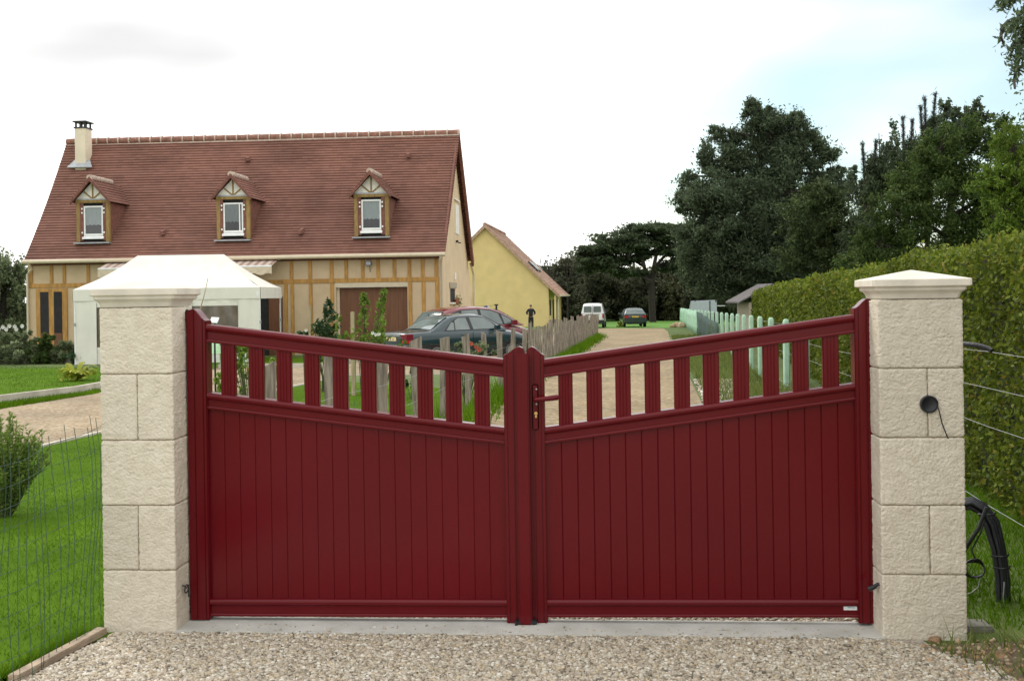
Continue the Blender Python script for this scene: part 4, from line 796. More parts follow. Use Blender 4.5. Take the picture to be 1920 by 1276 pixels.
# ================================================================ CARS
def paint(name, c, r=.22): return pm(name, c, r, .04, 2, coat=.6, spec=.5)
M['carglass'] = pm('car_glass', (.10, .135, .13), .06, .2, 1.5, spec=.9, col2=(.17, .21, .20))
M['tyre'] = pm('tyre', (.015, .015, .015), .85, .2); M['rim'] = pm('rim', (.45, .45, .46), .35, .1, metal=.7)
M['redlens'] = pm('red_lens', (.42, .012, .018), .2, .1); M['darklens'] = pm('dark_lens', (.16, .008, .02), .2, .1)
M['chrome'] = pm('chrome', (.7, .72, .72), .15, .05, metal=.9); M['plate'] = pm('yellow_plate', (.72, .46, .06), .5, .05); M['platew'] = pm('pale_plate', (.75, .62, .35), .5, .05)
M['rubber'] = pm('black_trim', (.02, .02, .022), .5, .2)
def car(name, label, pos, hd, body, top, wb, wr, zb, wins, paintm, wheels, rear, group=None, cat='car', bumper=None):
    """x forward from the tail. body: (x, halfwidth, zlow, ztop, crown); top: (x,z) from tail base over the roof to the nose base"""
    rz = math.atan2(hd.y, hd.x); t = thing(name, label, cat, pos, rz, group)
    def part(mb, nm, mat, par=t, **k): return mb.build(nm, mat, par, local=True, **k)
    rings = []
    for x, w_, zl_, zt_, cr_ in body:
        h = [(0, zl_), (w_*.82, zl_), (w_*.95, zl_+.10), (w_*1.0, zl_+.42*(zt_-zl_)), (w_, zl_+.66*(zt_-zl_)), (w_*.965, zt_-.07), (w_*.90, zt_-.005), (w_*.6, zt_+cr_*.75), (0, zt_+cr_)]
        rings.append([(x, y, z) for y, z in h]+[(x, -y, z) for y, z in h[-2:0:-1]])
    b = part(MB().loft(rings), 'body', paintm, smooth=45); sm = b.modifiers.new('round', 'SUBSURF'); sm.levels = sm.render_levels = 2
    zr = max(z for x, z in top)
    def wz(z): return wb-(wb-wr)*max(0, z-zb)/(zr-zb)
    rows = []
    for x, z in top:
        k = wz(z); e = min(.05, (z-zb)*.4+.001)
        rows.append([(x, -wb, zb-.03), (x, -wz(zb+(z-zb)*.5), zb+(z-zb)*.5), (x, -k, z-e), (x, -k+.05, z-e*.35), (x, -k*.6, z+.012), (x, 0, z+.02), (x, k*.6, z+.012), (x, k-.05, z-e*.35), (x, k, z-e), (x, wz(zb+(z-zb)*.5), zb+(z-zb)*.5), (x, wb, zb-.03)])
    part(MB().loft(rows, cap=False, closed=False), 'roof', paintm, smooth=40)
    for s in (-1, 1):
        for poly in wins['side']:
            part(MB().prism([(x, s*(wz(z)+.008), z) for x, z in poly], (0, -s*.012, 0)), 'side_window', M['carglass'])
        for poly in wins.get('trim', []): part(MB().prism([(x, s*(wz(z)+.006), z) for x, z in poly], (0, -s*.012, 0)), 'window_trim', M['rubber'])
    def topz(x):
        for (a, za), (b_, zb_) in zip(top[:-1], top[1:]):
            if a <= x <= b_: return za+(zb_-za)*(x-a)/(b_-a+1e-9)
        return zb
    for nm, (xa, xb, ins) in (('rear_window', wins['rear']), ('windscreen', wins['front'])):
        rows = []
        for i in range(9):
            x = xa+(xb-xa)*i/8; z = topz(x); k = wz(z)-ins; sl = .012*(1 if nm == 'rear_window' else -1)
            rows.append([(x-sl, k*u, z+.022-.02*abs(u)**2+.012) for u in (-1, -.6, -.2, .2, .6, 1)])
        part(MB().loft(rows, cap=False, closed=False), nm, M['carglass'], smooth=60)
    for x, r, w_ in wheels:
        for s in (-1, 1):
            part(MB().tube([(x, s*(w_-.05), r), (x, s*(w_+.004), r)], r+.065, 28), 'wheel_arch', M['rubber'])
            o = part(MB().loft([[(x+q*math.cos(a), s*yy, r+q*math.sin(a)) for a in np.linspace(0, 6.283, 25)[:-1]] for q, yy in ((r-.05, w_-.18), (r, w_-.16), (r, w_-.01), (r-.03, w_+.012), (r-.1, w_+.012), (r-.11, w_))]), 'wheel', M['tyre'], smooth=40)
            part(MB().loft([[(x+q*math.cos(a), s*yy, r+q*math.sin(a)) for a in np.linspace(0, 6.283, 17)[:-1]] for q, yy in ((r-.11, w_-.03), (r-.11, w_+.008), (r-.14, w_+.002), (.05, w_+.012))]), 'rim', M['rim'], o, smooth=30)
    for nm, mat, (x0, x1, y0, y1, z0, z1) in rear: part(MB().box(x0, x1, y0, y1, z0, z1), nm, mat, bevel=.012)
    return t
PHI_ = math.radians(38); hd = rt*math.cos(PHI_)+fw*math.sin(PHI_); lf = V((-hd.y, hd.x, 0))
def at(px, D): p = onD(px, 600, D); return V((p.x, p.y, g(p.y)))
rc_ = at(764, 29.8)+lf*.86; rc_.z = g(rc_.y)
M['green'] = paint('dark_teal_paint', (.008, .030, .036)); M['redcar'] = paint('dark_red_paint', (.17, .018, .026)); M['whitevan'] = paint('white_paint', (.75, .76, .75)); M['bottle'] = paint('bottle_green_paint', (.015, .035, .034))
car('parked_car', 'dark teal saloon car parked nearest behind the stake fence, its boot toward the gate', rc_, hd,
    [(.0, .74, .38, .86, .02), (.06, .82, .30, .925, .03), (.5, .86, .24, .955, .04), (1.2, .865, .2, .965, .03), (2.2, .87, .2, .955, .02), (3.1, .87, .2, .935, .03), (3.5, .86, .2, .92, .04), (4.0, .84, .22, .85, .05), (4.35, .78, .28, .74, .04), (4.48, .66, .34, .64, .02)],
    [(.86, .955), (1.1, 1.10), (1.4, 1.26), (1.62, 1.355), (1.85, 1.395), (2.3, 1.41), (2.65, 1.395), (2.85, 1.355), (3.1, 1.22), (3.35, 1.07), (3.6, .94)], .80, .60, .94,
    dict(side=[[(1.36, .975), (1.64, .975), (1.67, 1.18), (1.60, 1.20)], [(1.68, .975), (2.20, .975), (2.14, 1.315), (1.86, 1.315), (1.72, 1.24)], [(2.32, .975), (3.22, .975), (3.02, 1.17), (2.80, 1.295), (2.62, 1.32), (2.26, 1.325)]],
         trim=[[(1.30, .965), (3.30, .965), (3.04, 1.19), (2.80, 1.318), (2.62, 1.34), (1.86, 1.335), (1.58, 1.21)]], rear=(.92, 1.60, .13), front=(2.88, 3.5, .1)), M['green'], [(.98, .31, .855), (3.66, .31, .85)],
    [('tail_light', M['redlens'], (-.012, .20, -.835, -.50, .64, .73)), ('tail_light', M['darklens'], (-.008, .21, -.83, -.50, .74, .90)), ('tail_light', M['redlens'], (-.012, .20, .50, .835, .64, .73)), ('tail_light', M['darklens'], (-.008, .21, .50, .83, .74, .90)),
     ('boot_handle_strip', M['chrome'], (-.02, .03, -.48, .48, .845, .875)), ('number_plate', M['platew'], (-.022, .01, -.26, .26, .70, .81)), ('plate_marks', M['rubber'], (-.025, -.02, -.17, -.14, .725, .785)), ('plate_marks', M['rubber'], (-.025, -.02, -.09, -.06, .725, .785)), ('plate_marks', M['rubber'], (-.025, -.02, .0, .035, .725, .785)), ('plate_marks', M['rubber'], (-.025, -.02, .1, .13, .725, .785)),
     ('bumper', M['green'], (-.09, .35, -.84, .84, .36, .58)), ('bumper_strip', M['chrome'], (-.10, .2, -.845, .845, .56, .59)), ('door_mirror', M['green'], (3.02, 3.16, -1.02, -.86, .95, 1.07)), ('door_mirror', M['green'], (3.02, 3.16, .86, 1.02, .95, 1.07)), ('door_handle', M['chrome'], (1.85, 2.02, -.885, -.855, .83, .855)), ('door_handle', M['chrome'], (2.85, 3.02, -.885, -.855, .82, .845)),
     ('door_seam', M['rubber'], (2.262, 2.27, -.874, -.862, .36, .93)), ('side_strip', M['rubber'], (.3, 4.1, -.885, -.86, .545, .585))], group='cars parked in front of the house')
rc_ = at(818, 34.0)+lf*.87; rc_.z = g(rc_.y)
car('parked_car', 'dark red people carrier parked behind the teal saloon, next to the house corner', rc_, hd,
    [(.0, .74, .38, .92, .02), (.08, .83, .28, 1.0, .03), (.6, .87, .22, 1.02, .02), (1.5, .875, .2, 1.02, .02), (2.6, .875, .2, 1.0, .02), (3.3, .87, .2, .97, .04), (3.8, .84, .22, .88, .05), (4.15, .76, .28, .76, .03), (4.27, .64, .34, .62, .02)],
    [(.10, 1.0), (.25, 1.25), (.42, 1.45), (.7, 1.56), (1.2, 1.625), (1.8, 1.64), (2.3, 1.60), (2.7, 1.50), (3.0, 1.36), (3.3, 1.18), (3.6, 1.0)], .82, .62, 1.0,
    dict(side=[[(.62, 1.07), (1.0, 1.05), (1.02, 1.46), (.78, 1.44)], [(1.10, 1.05), (1.80, 1.05), (1.76, 1.54), (1.12, 1.52)], [(1.92, 1.05), (2.72, 1.05), (2.60, 1.40), (2.3, 1.50), (1.88, 1.54)], [(2.80, 1.05), (3.28, 1.05), (2.98, 1.25), (2.72, 1.36)]],
         trim=[[(.56, 1.035), (3.36, 1.035), (3.0, 1.27), (2.66, 1.42), (2.3, 1.53), (1.8, 1.565), (1.1, 1.545), (.74, 1.455)]], rear=(.14, .52, .10), front=(2.6, 3.5, .1)), M['redcar'], [(.75, .31, .862), (3.45, .31, .86)],
    [('tail_light', M['redlens'], (-.015, .14, -.84, -.68, .66, 1.0)), ('tail_light', M['redlens'], (-.015, .14, .68, .84, .66, 1.0)), ('number_plate', M['plate'], (-.02, .01, -.26, .26, .70, .81)), ('bumper', M['redcar'], (-.08, .3, -.85, .85, .36, .60)), ('wiper', M['rubber'], (.27, .29, -.02, .01, 1.20, 1.42)),
     ('door_mirror', M['redcar'], (3.0, 3.16, -1.06, -.88, 1.02, 1.17)), ('door_mirror', M['redcar'], (3.0, 3.16, .88, 1.06, 1.02, 1.17)), ('door_seam', M['rubber'], (1.85, 1.858, -.88, -.866, .36, 1.0)), ('door_handle', M['redcar'], (2.0, 2.16, -.90, -.865, .90, .93))], group='cars parked in front of the house')
hv = (fw*math.cos(.10)+rt*math.sin(.13)); hv.z = 0; hv.normalize()
rc_ = at(1111, 78)
car('parked_van', 'small white van parked far down the drive beyond the stake fence', rc_, hv,
    [(.0, .78, .42, 1.06, .01), (.04, .83, .32, 1.10, .01), (.6, .85, .26, 1.10, .01), (2.4, .855, .24, 1.08, .01), (3.2, .85, .24, 1.0, .03), (3.8, .80, .26, .86, .04), (4.1, .7, .32, .7, .02)],
    [(.02, 1.08), (.06, 1.3), (.12, 1.55), (.2, 1.72), (.34, 1.785), (.9, 1.81), (1.8, 1.80), (2.3, 1.74), (2.7, 1.55), (3.0, 1.35), (3.4, 1.06)], .83, .66, 1.08,
    dict(side=[[(1.5, 1.12), (2.4, 1.12), (2.3, 1.6), (1.5, 1.62)]], rear=(.05, .051, .1), front=(2.4, 3.2, .1)), M['whitevan'], [(.7, .30, .84), (3.3, .30, .84)],
    [('rear_door_window', M['carglass'], (-.0, .03, -.62, -.07, 1.17, 1.60)), ('rear_door_window', M['carglass'], (-.0, .03, .07, .62, 1.17, 1.60)), ('door_gap', M['rubber'], (-.012, .0, -.012, .012, .6, 1.7)), ('tail_light', M['redlens'], (-.02, .1, -.83, -.72, .72, 1.02)), ('tail_light', M['redlens'], (-.02, .1, .72, .83, .72, 1.02)),
     ('bumper', M['rubber'], (-.09, .3, -.84, .84, .34, .60)), ('plate_recess', M['rubber'], (-.02, .01, -.5, .5, .97, 1.02)), ('door_mirror', M['rubber'], (2.8, 2.95, -1.02, -.85, 1.1, 1.3))], cat='van')
rc_ = at(1191.5, 79)
car('parked_car', 'dark green estate car parked on the drive before the far lawn', rc_, fw.copy(),
    [(.0, .74, .40, .84, .02), (.05, .82, .32, .90, .02), (.6, .85, .24, .93, .02), (1.6, .855, .22, .93, .02), (2.8, .855, .22, .91, .02), (3.3, .84, .24, .86, .04), (3.8, .8, .28, .76, .03), (4.05, .66, .34, .6, .02)],
    [(.08, .91), (.2, 1.08), (.34, 1.24), (.5, 1.35), (.8, 1.40), (1.5, 1.425), (2.1, 1.40), (2.5, 1.28), (2.8, 1.12), (3.1, .93)], .82, .58, .91,
    dict(side=[[(.7, .97), (1.5, .95), (1.5, 1.32), (.85, 1.28)], [(1.6, .95), (2.6, .95), (2.3, 1.22), (2.05, 1.32), (1.6, 1.33)]], rear=(.12, .44, .09), front=(2.2, 3.0, .1)), M['bottle'], [(.7, .30, .84), (3.2, .30, .84)],
    [('tail_light', M['redlens'], (-.02, .12, -.80, -.50, .70, .87)), ('tail_light', M['redlens'], (-.02, .12, .50, .80, .70, .87)), ('number_plate', M['plate'], (-.025, .01, -.26, .26, .73, .84)), ('bumper', M['bottle'], (-.09, .3, -.83, .83, .36, .62)), ('under_tray', M['rubber'], (-.02, .4, -.6, .6, .24, .36)), ('wiper', M['rubber'], (.2, .21, -.05, .3, 1.10, 1.12)),
     ('door_mirror', M['bottle'], (2.5, 2.64, -1.02, -.84, .93, 1.06)), ('door_mirror', M['bottle'], (2.5, 2.64, .84, 1.02, .93, 1.06))])

# ================================================================ PERSON
def skin(name, nodes, edges, mat, par, lv=2):
    me = bpy.data.meshes.new(name); me.from_pydata([n[:3] for n in nodes], edges, []); o = link(name, me, mat, par)
    md = o.modifiers.new('skin', 'SKIN'); sv = me.skin_vertices[0].data
    for i, n in enumerate(nodes): sv[i].radius = (n[3], n[4] if len(n) > 4 else n[3]); sv[i].use_root = i == 0
    sb = o.modifiers.new('sub', 'SUBSURF'); sb.levels = sb.render_levels = lv
    me.polygons.foreach_set('use_smooth', [True]*len(me.polygons)); md.use_smooth_shade = True; return o
M['skin'] = pm('skin', (.42, .23, .16), .6, .06); M['cloth'] = pm('dark_navy_cloth', (.012, .014, .022), .9, .3, 14); M['hair'] = pm('hair', (.09, .07, .05), .8, .3, 40)
pp = at(995.5, 81.5); pe = thing('person', 'standing person in dark clothes with hands on hips before the yellow house', 'person', pp, YAW)
nd = [(0, 0, .95, .13, .10), (0, -.01, 1.12, .125, .10), (0, -.01, 1.32, .15, .11), (0, 0, 1.46, .09, .075), (0, 0, 1.53, .052), (0, -.015, 1.60, .062), (0, -.015, 1.68, .085, .095), (0, -.01, 1.745, .055, .065)]
ed = [(i, i+1) for i in range(7)]
for s in (-1, 1):
    k = len(nd); nd += [(s*.17, 0, 1.42, .062), (s*.31, .05, 1.20, .046), (s*.27, -.03, 1.05, .034), (s*.19, -.09, 1.02, .026), (s*.15, -.13, 1.0, .012)]; ed += [(3, k), (k, k+1), (k+1, k+2), (k+2, k+3), (k+3, k+4)]
    for j in range(4): nd.append((s*(.145-.012*j), -.125-.004*j, 1.03-.022*j, .008)); ed.append((k+3, len(nd)-1))
    k = len(nd); nd += [(s*.09, 0, .84, .085), (s*.11, -.01, .48, .058), (s*.12, .02, .10, .04), (s*.125, -.10, .04, .035)]; ed += [(0, k), (k, k+1), (k+1, k+2), (k+2, k+3)]
skin('body', nd, ed, M['skin'], pe)
nj = [(0, 0, .86, .19, .16), (0, -.01, 1.0, .19, .16), (0, -.01, 1.15, .185, .155), (0, -.01, 1.33, .21, .165), (0, 0, 1.47, .11, .095)]; ej = [(0, 1), (1, 2), (2, 3), (3, 4)]
for s in (-1, 1): k = len(nj); nj += [(s*.18, 0, 1.42, .10), (s*.315, .05, 1.2, .085), (s*.265, -.03, 1.05, .075)]; ej += [(3, k), (k, k+1), (k+1, k+2)]
skin('jacket', nj, ej, M['cloth'], pe)
nt_ = [(0, 0, .93, .14, .11)]; et = []
for s in (-1, 1): k = len(nt_); nt_ += [(s*.09, 0, .82, .125), (s*.11, -.01, .48, .10), (s*.12, .02, .07, .085)]; et += [(0, k), (k, k+1), (k+1, k+2)]
skin('trousers', nt_, et, M['cloth'], pe)
for s in (-1, 1): MB().loft([[(s*.125+.05*k*math.cos(a), -.05+.14*k*math.sin(a), z) for a in np.linspace(0, 5.9, 14)] for k, z in ((1, 0), (1.02, .03), (.85, .075), (.4, .09))]).build('shoe', M['rubber'], pe, local=True, smooth=50)
hm = MB(); hm.loft([[(.098*k*math.cos(a), -.0+.108*k*math.sin(a)+.012, z) for a in np.linspace(0, 5.9, 16)] for k, z in ((.9, 1.66), (1.0, 1.70), (.95, 1.745), (.7, 1.785), (.2, 1.80))]); hm.build('hair', M['hair'], pe, local=True, smooth=60)
fm = MB(); fm.box(-.012, .012, -.125, -.09, 1.655, 1.69); fm.build('nose', M['skin'], pe, local=True, bevel=.006)
for s in (-1, 1): MB().box(s*.033-.012, s*.033+.012, -.108, -.1, 1.69, 1.70).build('eye', M['rubber'], pe, local=True); MB().box(s*.088-.012, s*.088+.012, -.03, .02, 1.65, 1.71).build('ear', M['skin'], pe, local=True, bevel=.006)
MB().box(-.025, .025, -.104, -.095, 1.622, 1.63).build('mouth', M['redlens'], pe, local=True)
# wash line post with cloth, between the red car and the yellow house
p = at(931, 50); t = thing('line_post', 'thin black post holding a wash line in front of the yellow house', 'post', p); zt2 = onD(931, 570, 50).z
mb = MB(); mb.tube([p, V((p.x, p.y, zt2))], .045, 8); mb.box(p.x-.09, p.x+.09, p.y-.03, p.y+.03, zt2-.06, zt2); mb.build('pole', M['black'], t)
a = onD(905, 573.5, 49); P = [onD(x, y, 49.5) for x, y in ((880, 573), (895, 574.5), (910, 574), (931, 571.5))]; MB().tube(P, .008, 5).build('line', M['black'], t)
M['bluecloth'] = pm('blue_white_cloth', (.06, .10, .28), .9, .2, 5, col2=(.6, .62, .66), lo=.48, hi=.52)
mb = MB(); rows = [[onD(907+i*1.4, y-.5+.6*math.sin(i*1.6), 49.4+.05*math.sin(i*2)) for i in range(8)] for y in (573.5, 576.5, 580)]; mb.loft(rows, cap=False, closed=False)
tag(mb.build('hanging_cloth', M['bluecloth'], smooth=60), 'blue and white cloth hanging on the wash line above the red car', 'cloth')

# ================================================================ YELLOW HOUSE
M['yellow'] = pm('yellow_render', (.72, .545, .25), .9, .05, 1.2, .08, 90)
M['pinkverge'] = pm('pale_verge', (.42, .27, .19), .85, .25, 6)
yd = -.03; YO = at(1056, 86.); yhx = V((math.cos(yd), math.sin(yd), 0)); yhy = V((-math.sin(yd), math.cos(yd), 0))
yh = thing('house', 'small yellow rendered house with a steep faded tile roof behind the parking yard', 'house', YO, yd)
def YL(px, py, y=0.): d = ray(px, py); t_ = (y-(C0-YO).dot(yhy))/d.dot(yhy); P = C0+d*t_-YO; return V((P.dot(yhx), y, P.z))
def yb(mb, nm, mat, par=yh, **k): return mb.build(nm, M[mat], par, local=True, **k)
ap = YL(909, 421, -.25); ev = YL(1036, 541, -.25); sl_ = (ap.z-ev.z)/(ev.x-ap.x)
xr = YL(1029, 575).x; xl = 2*ap.x-xr; DY = 14.
ztop = lambda x: ap.z-.16-abs(x-ap.x)*sl_
yb(MB().prism([(xl, 0, 0), (xr, 0, 0), (xr, 0, ztop(xr)), (ap.x, 0, ztop(ap.x)), (xl, 0, ztop(xl))], (0, .3, 0)), 'gable_wall', 'yellow')
yb(MB().prism([(xl, DY, 0), (xr, DY, 0), (xr, DY, ztop(xr)), (ap.x, DY, ztop(ap.x)), (xl, DY, ztop(xl))], (0, -.3, 0)), 'rear_wall', 'yellow')
yb(MB().box(xl, xl+.3, .3, DY-.3, 0, ztop(xl)), 'side_wall', 'yellow')
yb(MB().box(xr-.3, xr-.01, .301, DY-.301, 0, ztop(xr)-.05), 'side_wall', 'yellow')
xe_ = ev.x+.55; zev_ = ap.z-(xe_-ap.x)*sl_
for s in (1, -1):
    tiled('roof', (ap.x+s*(xe_-ap.x), -.28, zev_), (ap.x+s*(xe_-ap.x), DY+.28, zev_), (ap.x, DY+.28, ap.z), (ap.x, -.28, ap.z), 40, M['tile2'], yh, step=.03)
    yb(MB().prism([(ap.x+s*(xe_-ap.x), -.32, zev_-.24), (ap.x+s*(xe_-ap.x), -.32, zev_+.05), (ap.x, -.32, ap.z+.06), (ap.x, -.32, ap.z-.26)], (0, .12, 0)), 'verge', 'pinkverge')
    yb(MB().box(*sorted((ap.x+s*(xe_-ap.x-.02), ap.x+s*(xe_-ap.x+.14))), -.3, DY+.3, zev_-.1, zev_+.03), 'gutter', 'gutter')
mb = MB()
for i in range(34): y = -.3+i*(DY+.6)/34; mb.tube([(ap.x, y, ap.z+.03), (ap.x, y+(DY+.6)/34*.92, ap.z+.03)], [.15, .13], 8)
yb(mb, 'ridge_tiles', 'tile2', smooth=50)
for i in range(2):
    y0 = 3.2+i*2.2; f0, f1 = .52, .66; pt = lambda f, y, o: (ap.x+(xe_-ap.x)*f+o*sl_*.8, y, ap.z-(xe_-ap.x)*f*sl_+o)
    o_ = yb(MB().prism([pt(f0, y0, .06), pt(f1, y0, .06), pt(f1, y0+1.3, .06), pt(f0, y0+1.3, .06)], (.05, 0, .05)), 'skylight', 'darkmetal'); yb(MB().prism([pt(f0+.01, y0+.1, .11), pt(f1-.01, y0+.1, .11), pt(f1-.01, y0+1.2, .11), pt(f0+.01, y0+1.2, .11)], (.03, 0, .03)), 'skylight_glass', 'carglass', o_)
# eaves return with porch posts on the right flank
for y0 in (.9, 4.6, 8.6): yb(MB().box(xr-.005, xr+.03, y0, y0+1.5, .1 if y0 > 4 else .9, 2.15), 'side_window', 'inside')
yb(MB().box(xr+.45, xr+.6, -.02, .13, 0, zev_), 'porch_post', 'yellow'); yb(MB().box(xr+.45, xr+.6, 6.5, 6.65, 0, zev_), 'porch_post', 'yellow')
yb(MB().tube([(xe_+.03, .1, zev_-.06), (xe_-.1, .1, zev_-.35), (xe_-.1, .1, 0)], .05, 8), 'downpipe', 'gutter')

# ================================================================ STAKE FENCE
t = thing('stake_fence', 'rustic fence of weathered split stakes along the left of the drive', 'stake fence', tuple(gd(877, 16.2)))
def fpt(D): px = 1219-5540/D; return gd(px, D)
protos = []
Ds = [7.75, 9.35, 11.0, 12.75, 14.4, 16.2, 17.9, 19.6, 21.5, 23.2]; D = 24.6
while D < 55.5: Ds.append(D); D += random.choice((.75, 1.0, 1.3, 1.1))
wires = [[], []]
for i, D in enumerate(Ds):
    p = fpt(D); h = {0: 1.26, 2: 1.22, 3: 1.30, 4: 1.27, 5: 1.25, 6: 1.24, 7: 1.22, 8: 1.25, 9: 1.18}.get(i, random.uniform(1.12, 1.32)); w_ = random.uniform(.045, .07) if i else .06; mb = MB()
    lean = V((random.uniform(-.03, .03), random.uniform(-.02, .02), 0)); sl2 = random.uniform(-.6, .6); rings = []
    for k in range(7):
        f = k/6; z = h*f; c = p+lean*f*1.3+V((.008*math.sin(f*5+i), 0, z-.05)); ring = []
        for j, (a, b) in enumerate(((-1, -.5), (-.2, -.75), (.55, -.6), (1, -.35), (.9, .4), (.1, .7), (-.9, .45))):
            q = w_*(1+.13*math.sin(i*3+j*2+k*.9)+.05*math.sin(k*2.2+j)); zz = (a*w_*sl2 if k == 6 else 0); ring.append(c+V((a*q, b*q, zz)))
        rings.append(ring)
    mb.loft(rings); mb.build('stake', M['oldwood'], t, smooth=35)
    for j, z in enumerate((.55, .85)): wires[j].append(p+V((.05, -.03, z+.02*math.sin(i*2.)))); 
mb = MB()
for wl in wires: mb.tube(wl, .0018, 4)
mb.build('fence_wire', M['steel'], t)
t = thing('rabbit_wire', 'low green wire netting standing behind the left gate leaf along the lawn', 'wire netting', tuple(fpt(9)))
mb = MB(); A, B = V((-3.1, 9.3, g(9.3))), fpt(12.6)+V((-.1, .1, 0)); n = 58
for i in range(n): p = A.lerp(B, i/(n-1)); mb.tube([p, p+V((0, 0, .62+.02*(i % 3)))], .0018, 4)
for k in range(7): mb.tube([A+V((0, 0, .03+k*.095)), B+V((0, 0, .03+k*.095))], .0016, 4)
mb.build('wire_mesh', M['greenwire'], t)

# ================================================================ WIRE FENCE with pale green posts, green netting
M['mint'] = pm('mint_green_post', (.40, .60, .44), .7, .08, 5, .1, 60); M['mintnet'] = pm('mint_green_netting', (.30, .50, .36), .8, .15, 1.5, .2, 40, stretch=(1, 1, 3)); M['darknet'] = pm('dark_green_netting', (.02, .06, .05), .8, .3, 3, .2, 40)
wf = thing('wire_fence', 'wire fence with mint green posts running along the hedge', 'wire fence', tuple(gd(1228+4764/19.4, 19.4)))
def gpt(D): return gd(1228+4764/D, D)
D = 8.6; k = 0; wl = [[], [], [], []]
PD = [14.4, 16.9, 19.4, 21.9, 24.2, 26.4, 28.5, 30.7, 32.9, 35.4, 38, 41, 44, 47, 50, 54, 58, 63, 68, 74, 80, 86]
for D in PD:
    p = gpt(D); w_ = .055; h = 1.33; mb = MB()
    rings = [[p+V((a*w_*q, b*w_*q, z)) for a, b in ((-.6, -1), (.6, -1), (1, -.6), (1, .6), (.6, 1), (-.6, 1), (-1, .6), (-1, -.6))] for q, z in ((1, -.05), (1, h-.06), (.8, h-.02), (.45, h))]
    mb.loft(rings); mb.build('post', M['mint'], wf, smooth=35)
for D in np.linspace(1.0, 86, 52):
    for j, z in enumerate((1.25, 1.0, .735, .17)):
        q = gpt(D); wl[j].append(q+V((-.02, -.06, z+.012*math.sin(D*1.1+j)-.01)))
for j in range(4):
    MB().tube(wl[j], .0023, 5).build('strand', M['steel'], wf)
def net(name, label, d0, d1, h0, h1, mat, off):
    n = max(8, int((d1-d0)*1.2)); rows = []
    for z in (0, .35, .7, 1.0):
        rows.append([gpt(d0+(d1-d0)*i/n)+V((off+.05*math.sin(i*1.3+z*2)+.02*math.sin(i*3.1), 0, (h0+(h1-h0)*i/n+.03*math.sin(i*.9))*z-.01)) for i in range(n+1)])
    mb = MB(); mb.loft(rows, cap=False, closed=False); o = mb.build(name, mat, smooth=70); so_ = o.modifiers.new('thick', 'SOLIDIFY'); so_.thickness = .012; tag(o, label, 'netting')
net('fence_netting', 'mint green screen netting on the far end of the wire fence', 57, 92, 1.30, 1.36, M['mintnet'], -.16)
net('fence_netting', 'dark green screen netting on the wire fence, before the mint green one', 38, 56, .95, 1.28, M['darknet'], -.16)

# ================================================================ GARDEN FURNITURE AND EDGINGS
M['chair'] = pm('pale_green_plastic', (.45, .66, .42), .45, .05)
def chair(loc, rz, label):
    c = thing('garden_chair', label, 'garden chair', loc, rz, 'pale green garden chairs'); P_ = M['chair']
    def pt(mb, n): return mb.build(n, P_, c, local=True, bevel=.008)
    pt(MB().box(-.23, .23, -.22, .22, .42, .45), 'seat'); mb = MB(); mb.prism([(-.22, .20, .45), (.22, .20, .45), (.20, .31, .86), (.1, .325, .90), (-.1, .325, .90), (-.20, .31, .86)], (0, .022, 0)); pt(mb, 'backrest')
    for sx_ in (-1, 1):
        for sy_ in (-1, 1): pt(MB().prism([(sx_*.20-.025, sy_*.19-.02, .42), (sx_*.20+.025, sy_*.19-.02, .42), (sx_*.20+.025, sy_*.19+.02, .42), (sx_*.20-.025, sy_*.19+.02, .42)], (sx_*.05, sy_*.07, -.42)), 'leg')
        pt(MB().prism([(sx_*.25-.025, -.22, .64), (sx_*.25+.025, -.22, .64), (sx_*.24+.02, .27, .66), (sx_*.24-.02, .27, .66)], (0, 0, .025)), 'armrest'); pt(MB().box(sx_*.25-.02, sx_*.25+.02, -.22, -.17, .42, .64), 'arm_support')
chair(tuple(gd(404, 30.2)), .7, 'pale green plastic garden chair closest to the left gate post'); chair(tuple(gd(452, 30.6)), -2.2, 'pale green plastic garden chair standing before the tent window, right of another')
M['kerb'] = pm('concrete_kerb', (.50, .46, .38), .9, .15, 3, .15, 60)
def kerb(label, pts, w_, h, n='garden_kerb'):
    mb = MB(); rings = []
    for i, p in enumerate(pts):
        p = V(p); d = (V(pts[min(i+1, len(pts)-1)])-V(pts[max(i-1, 0)])); d.z = 0; d.normalize(); nn = V((-d.y, d.x, 0))*w_/2; b = V((p.x, p.y, g(p.y)))
        rings.append([b-nn+V((0,0,-.03)), b+nn+V((0,0,-.03)), b+nn+V((0,0,h)), b-nn+V((0,0,h))])
    mb.loft(rings); tag(mb.build(n, M['kerb'], bevel=.01), label, 'kerb', 'garden kerbs')
kerb('low grey kerb between the near lawn and the gravel path', [(-14, 5.95, 0), (-9, 9.35, 0), (-6.72, 11.55, 0), (-6.62, 13.86, 0), (-6.33, 21.8, 0), (-6.05, 25.6, 0), (-3.05, 25.75, 0)], .09, .03)
kerb('raised pale kerb holding the upper lawn above the gravel path', [(-19.5, 13.0, 0), (-13.3, 15.95, 0), (-10.75, 17.6, 0), (-10.25, 20.5, 0), (-10.55, 25.5, 0), (-10.9, 29.4, 0)], .10, .17)
kerb('straight kerb edging the flower bed along the house', [(-24, 33.3, 0), (-19.3, 33.49, 0), (-16, 33.4, 0), (-13.9, 33.3, 0)], .12, .20)
kerb('pale kerb between the tent terrace and the gravel', [(-10.6, 29.55, 0), (-7.4, 29.5, 0), (-7.2, 33, 0)], .12, .12)

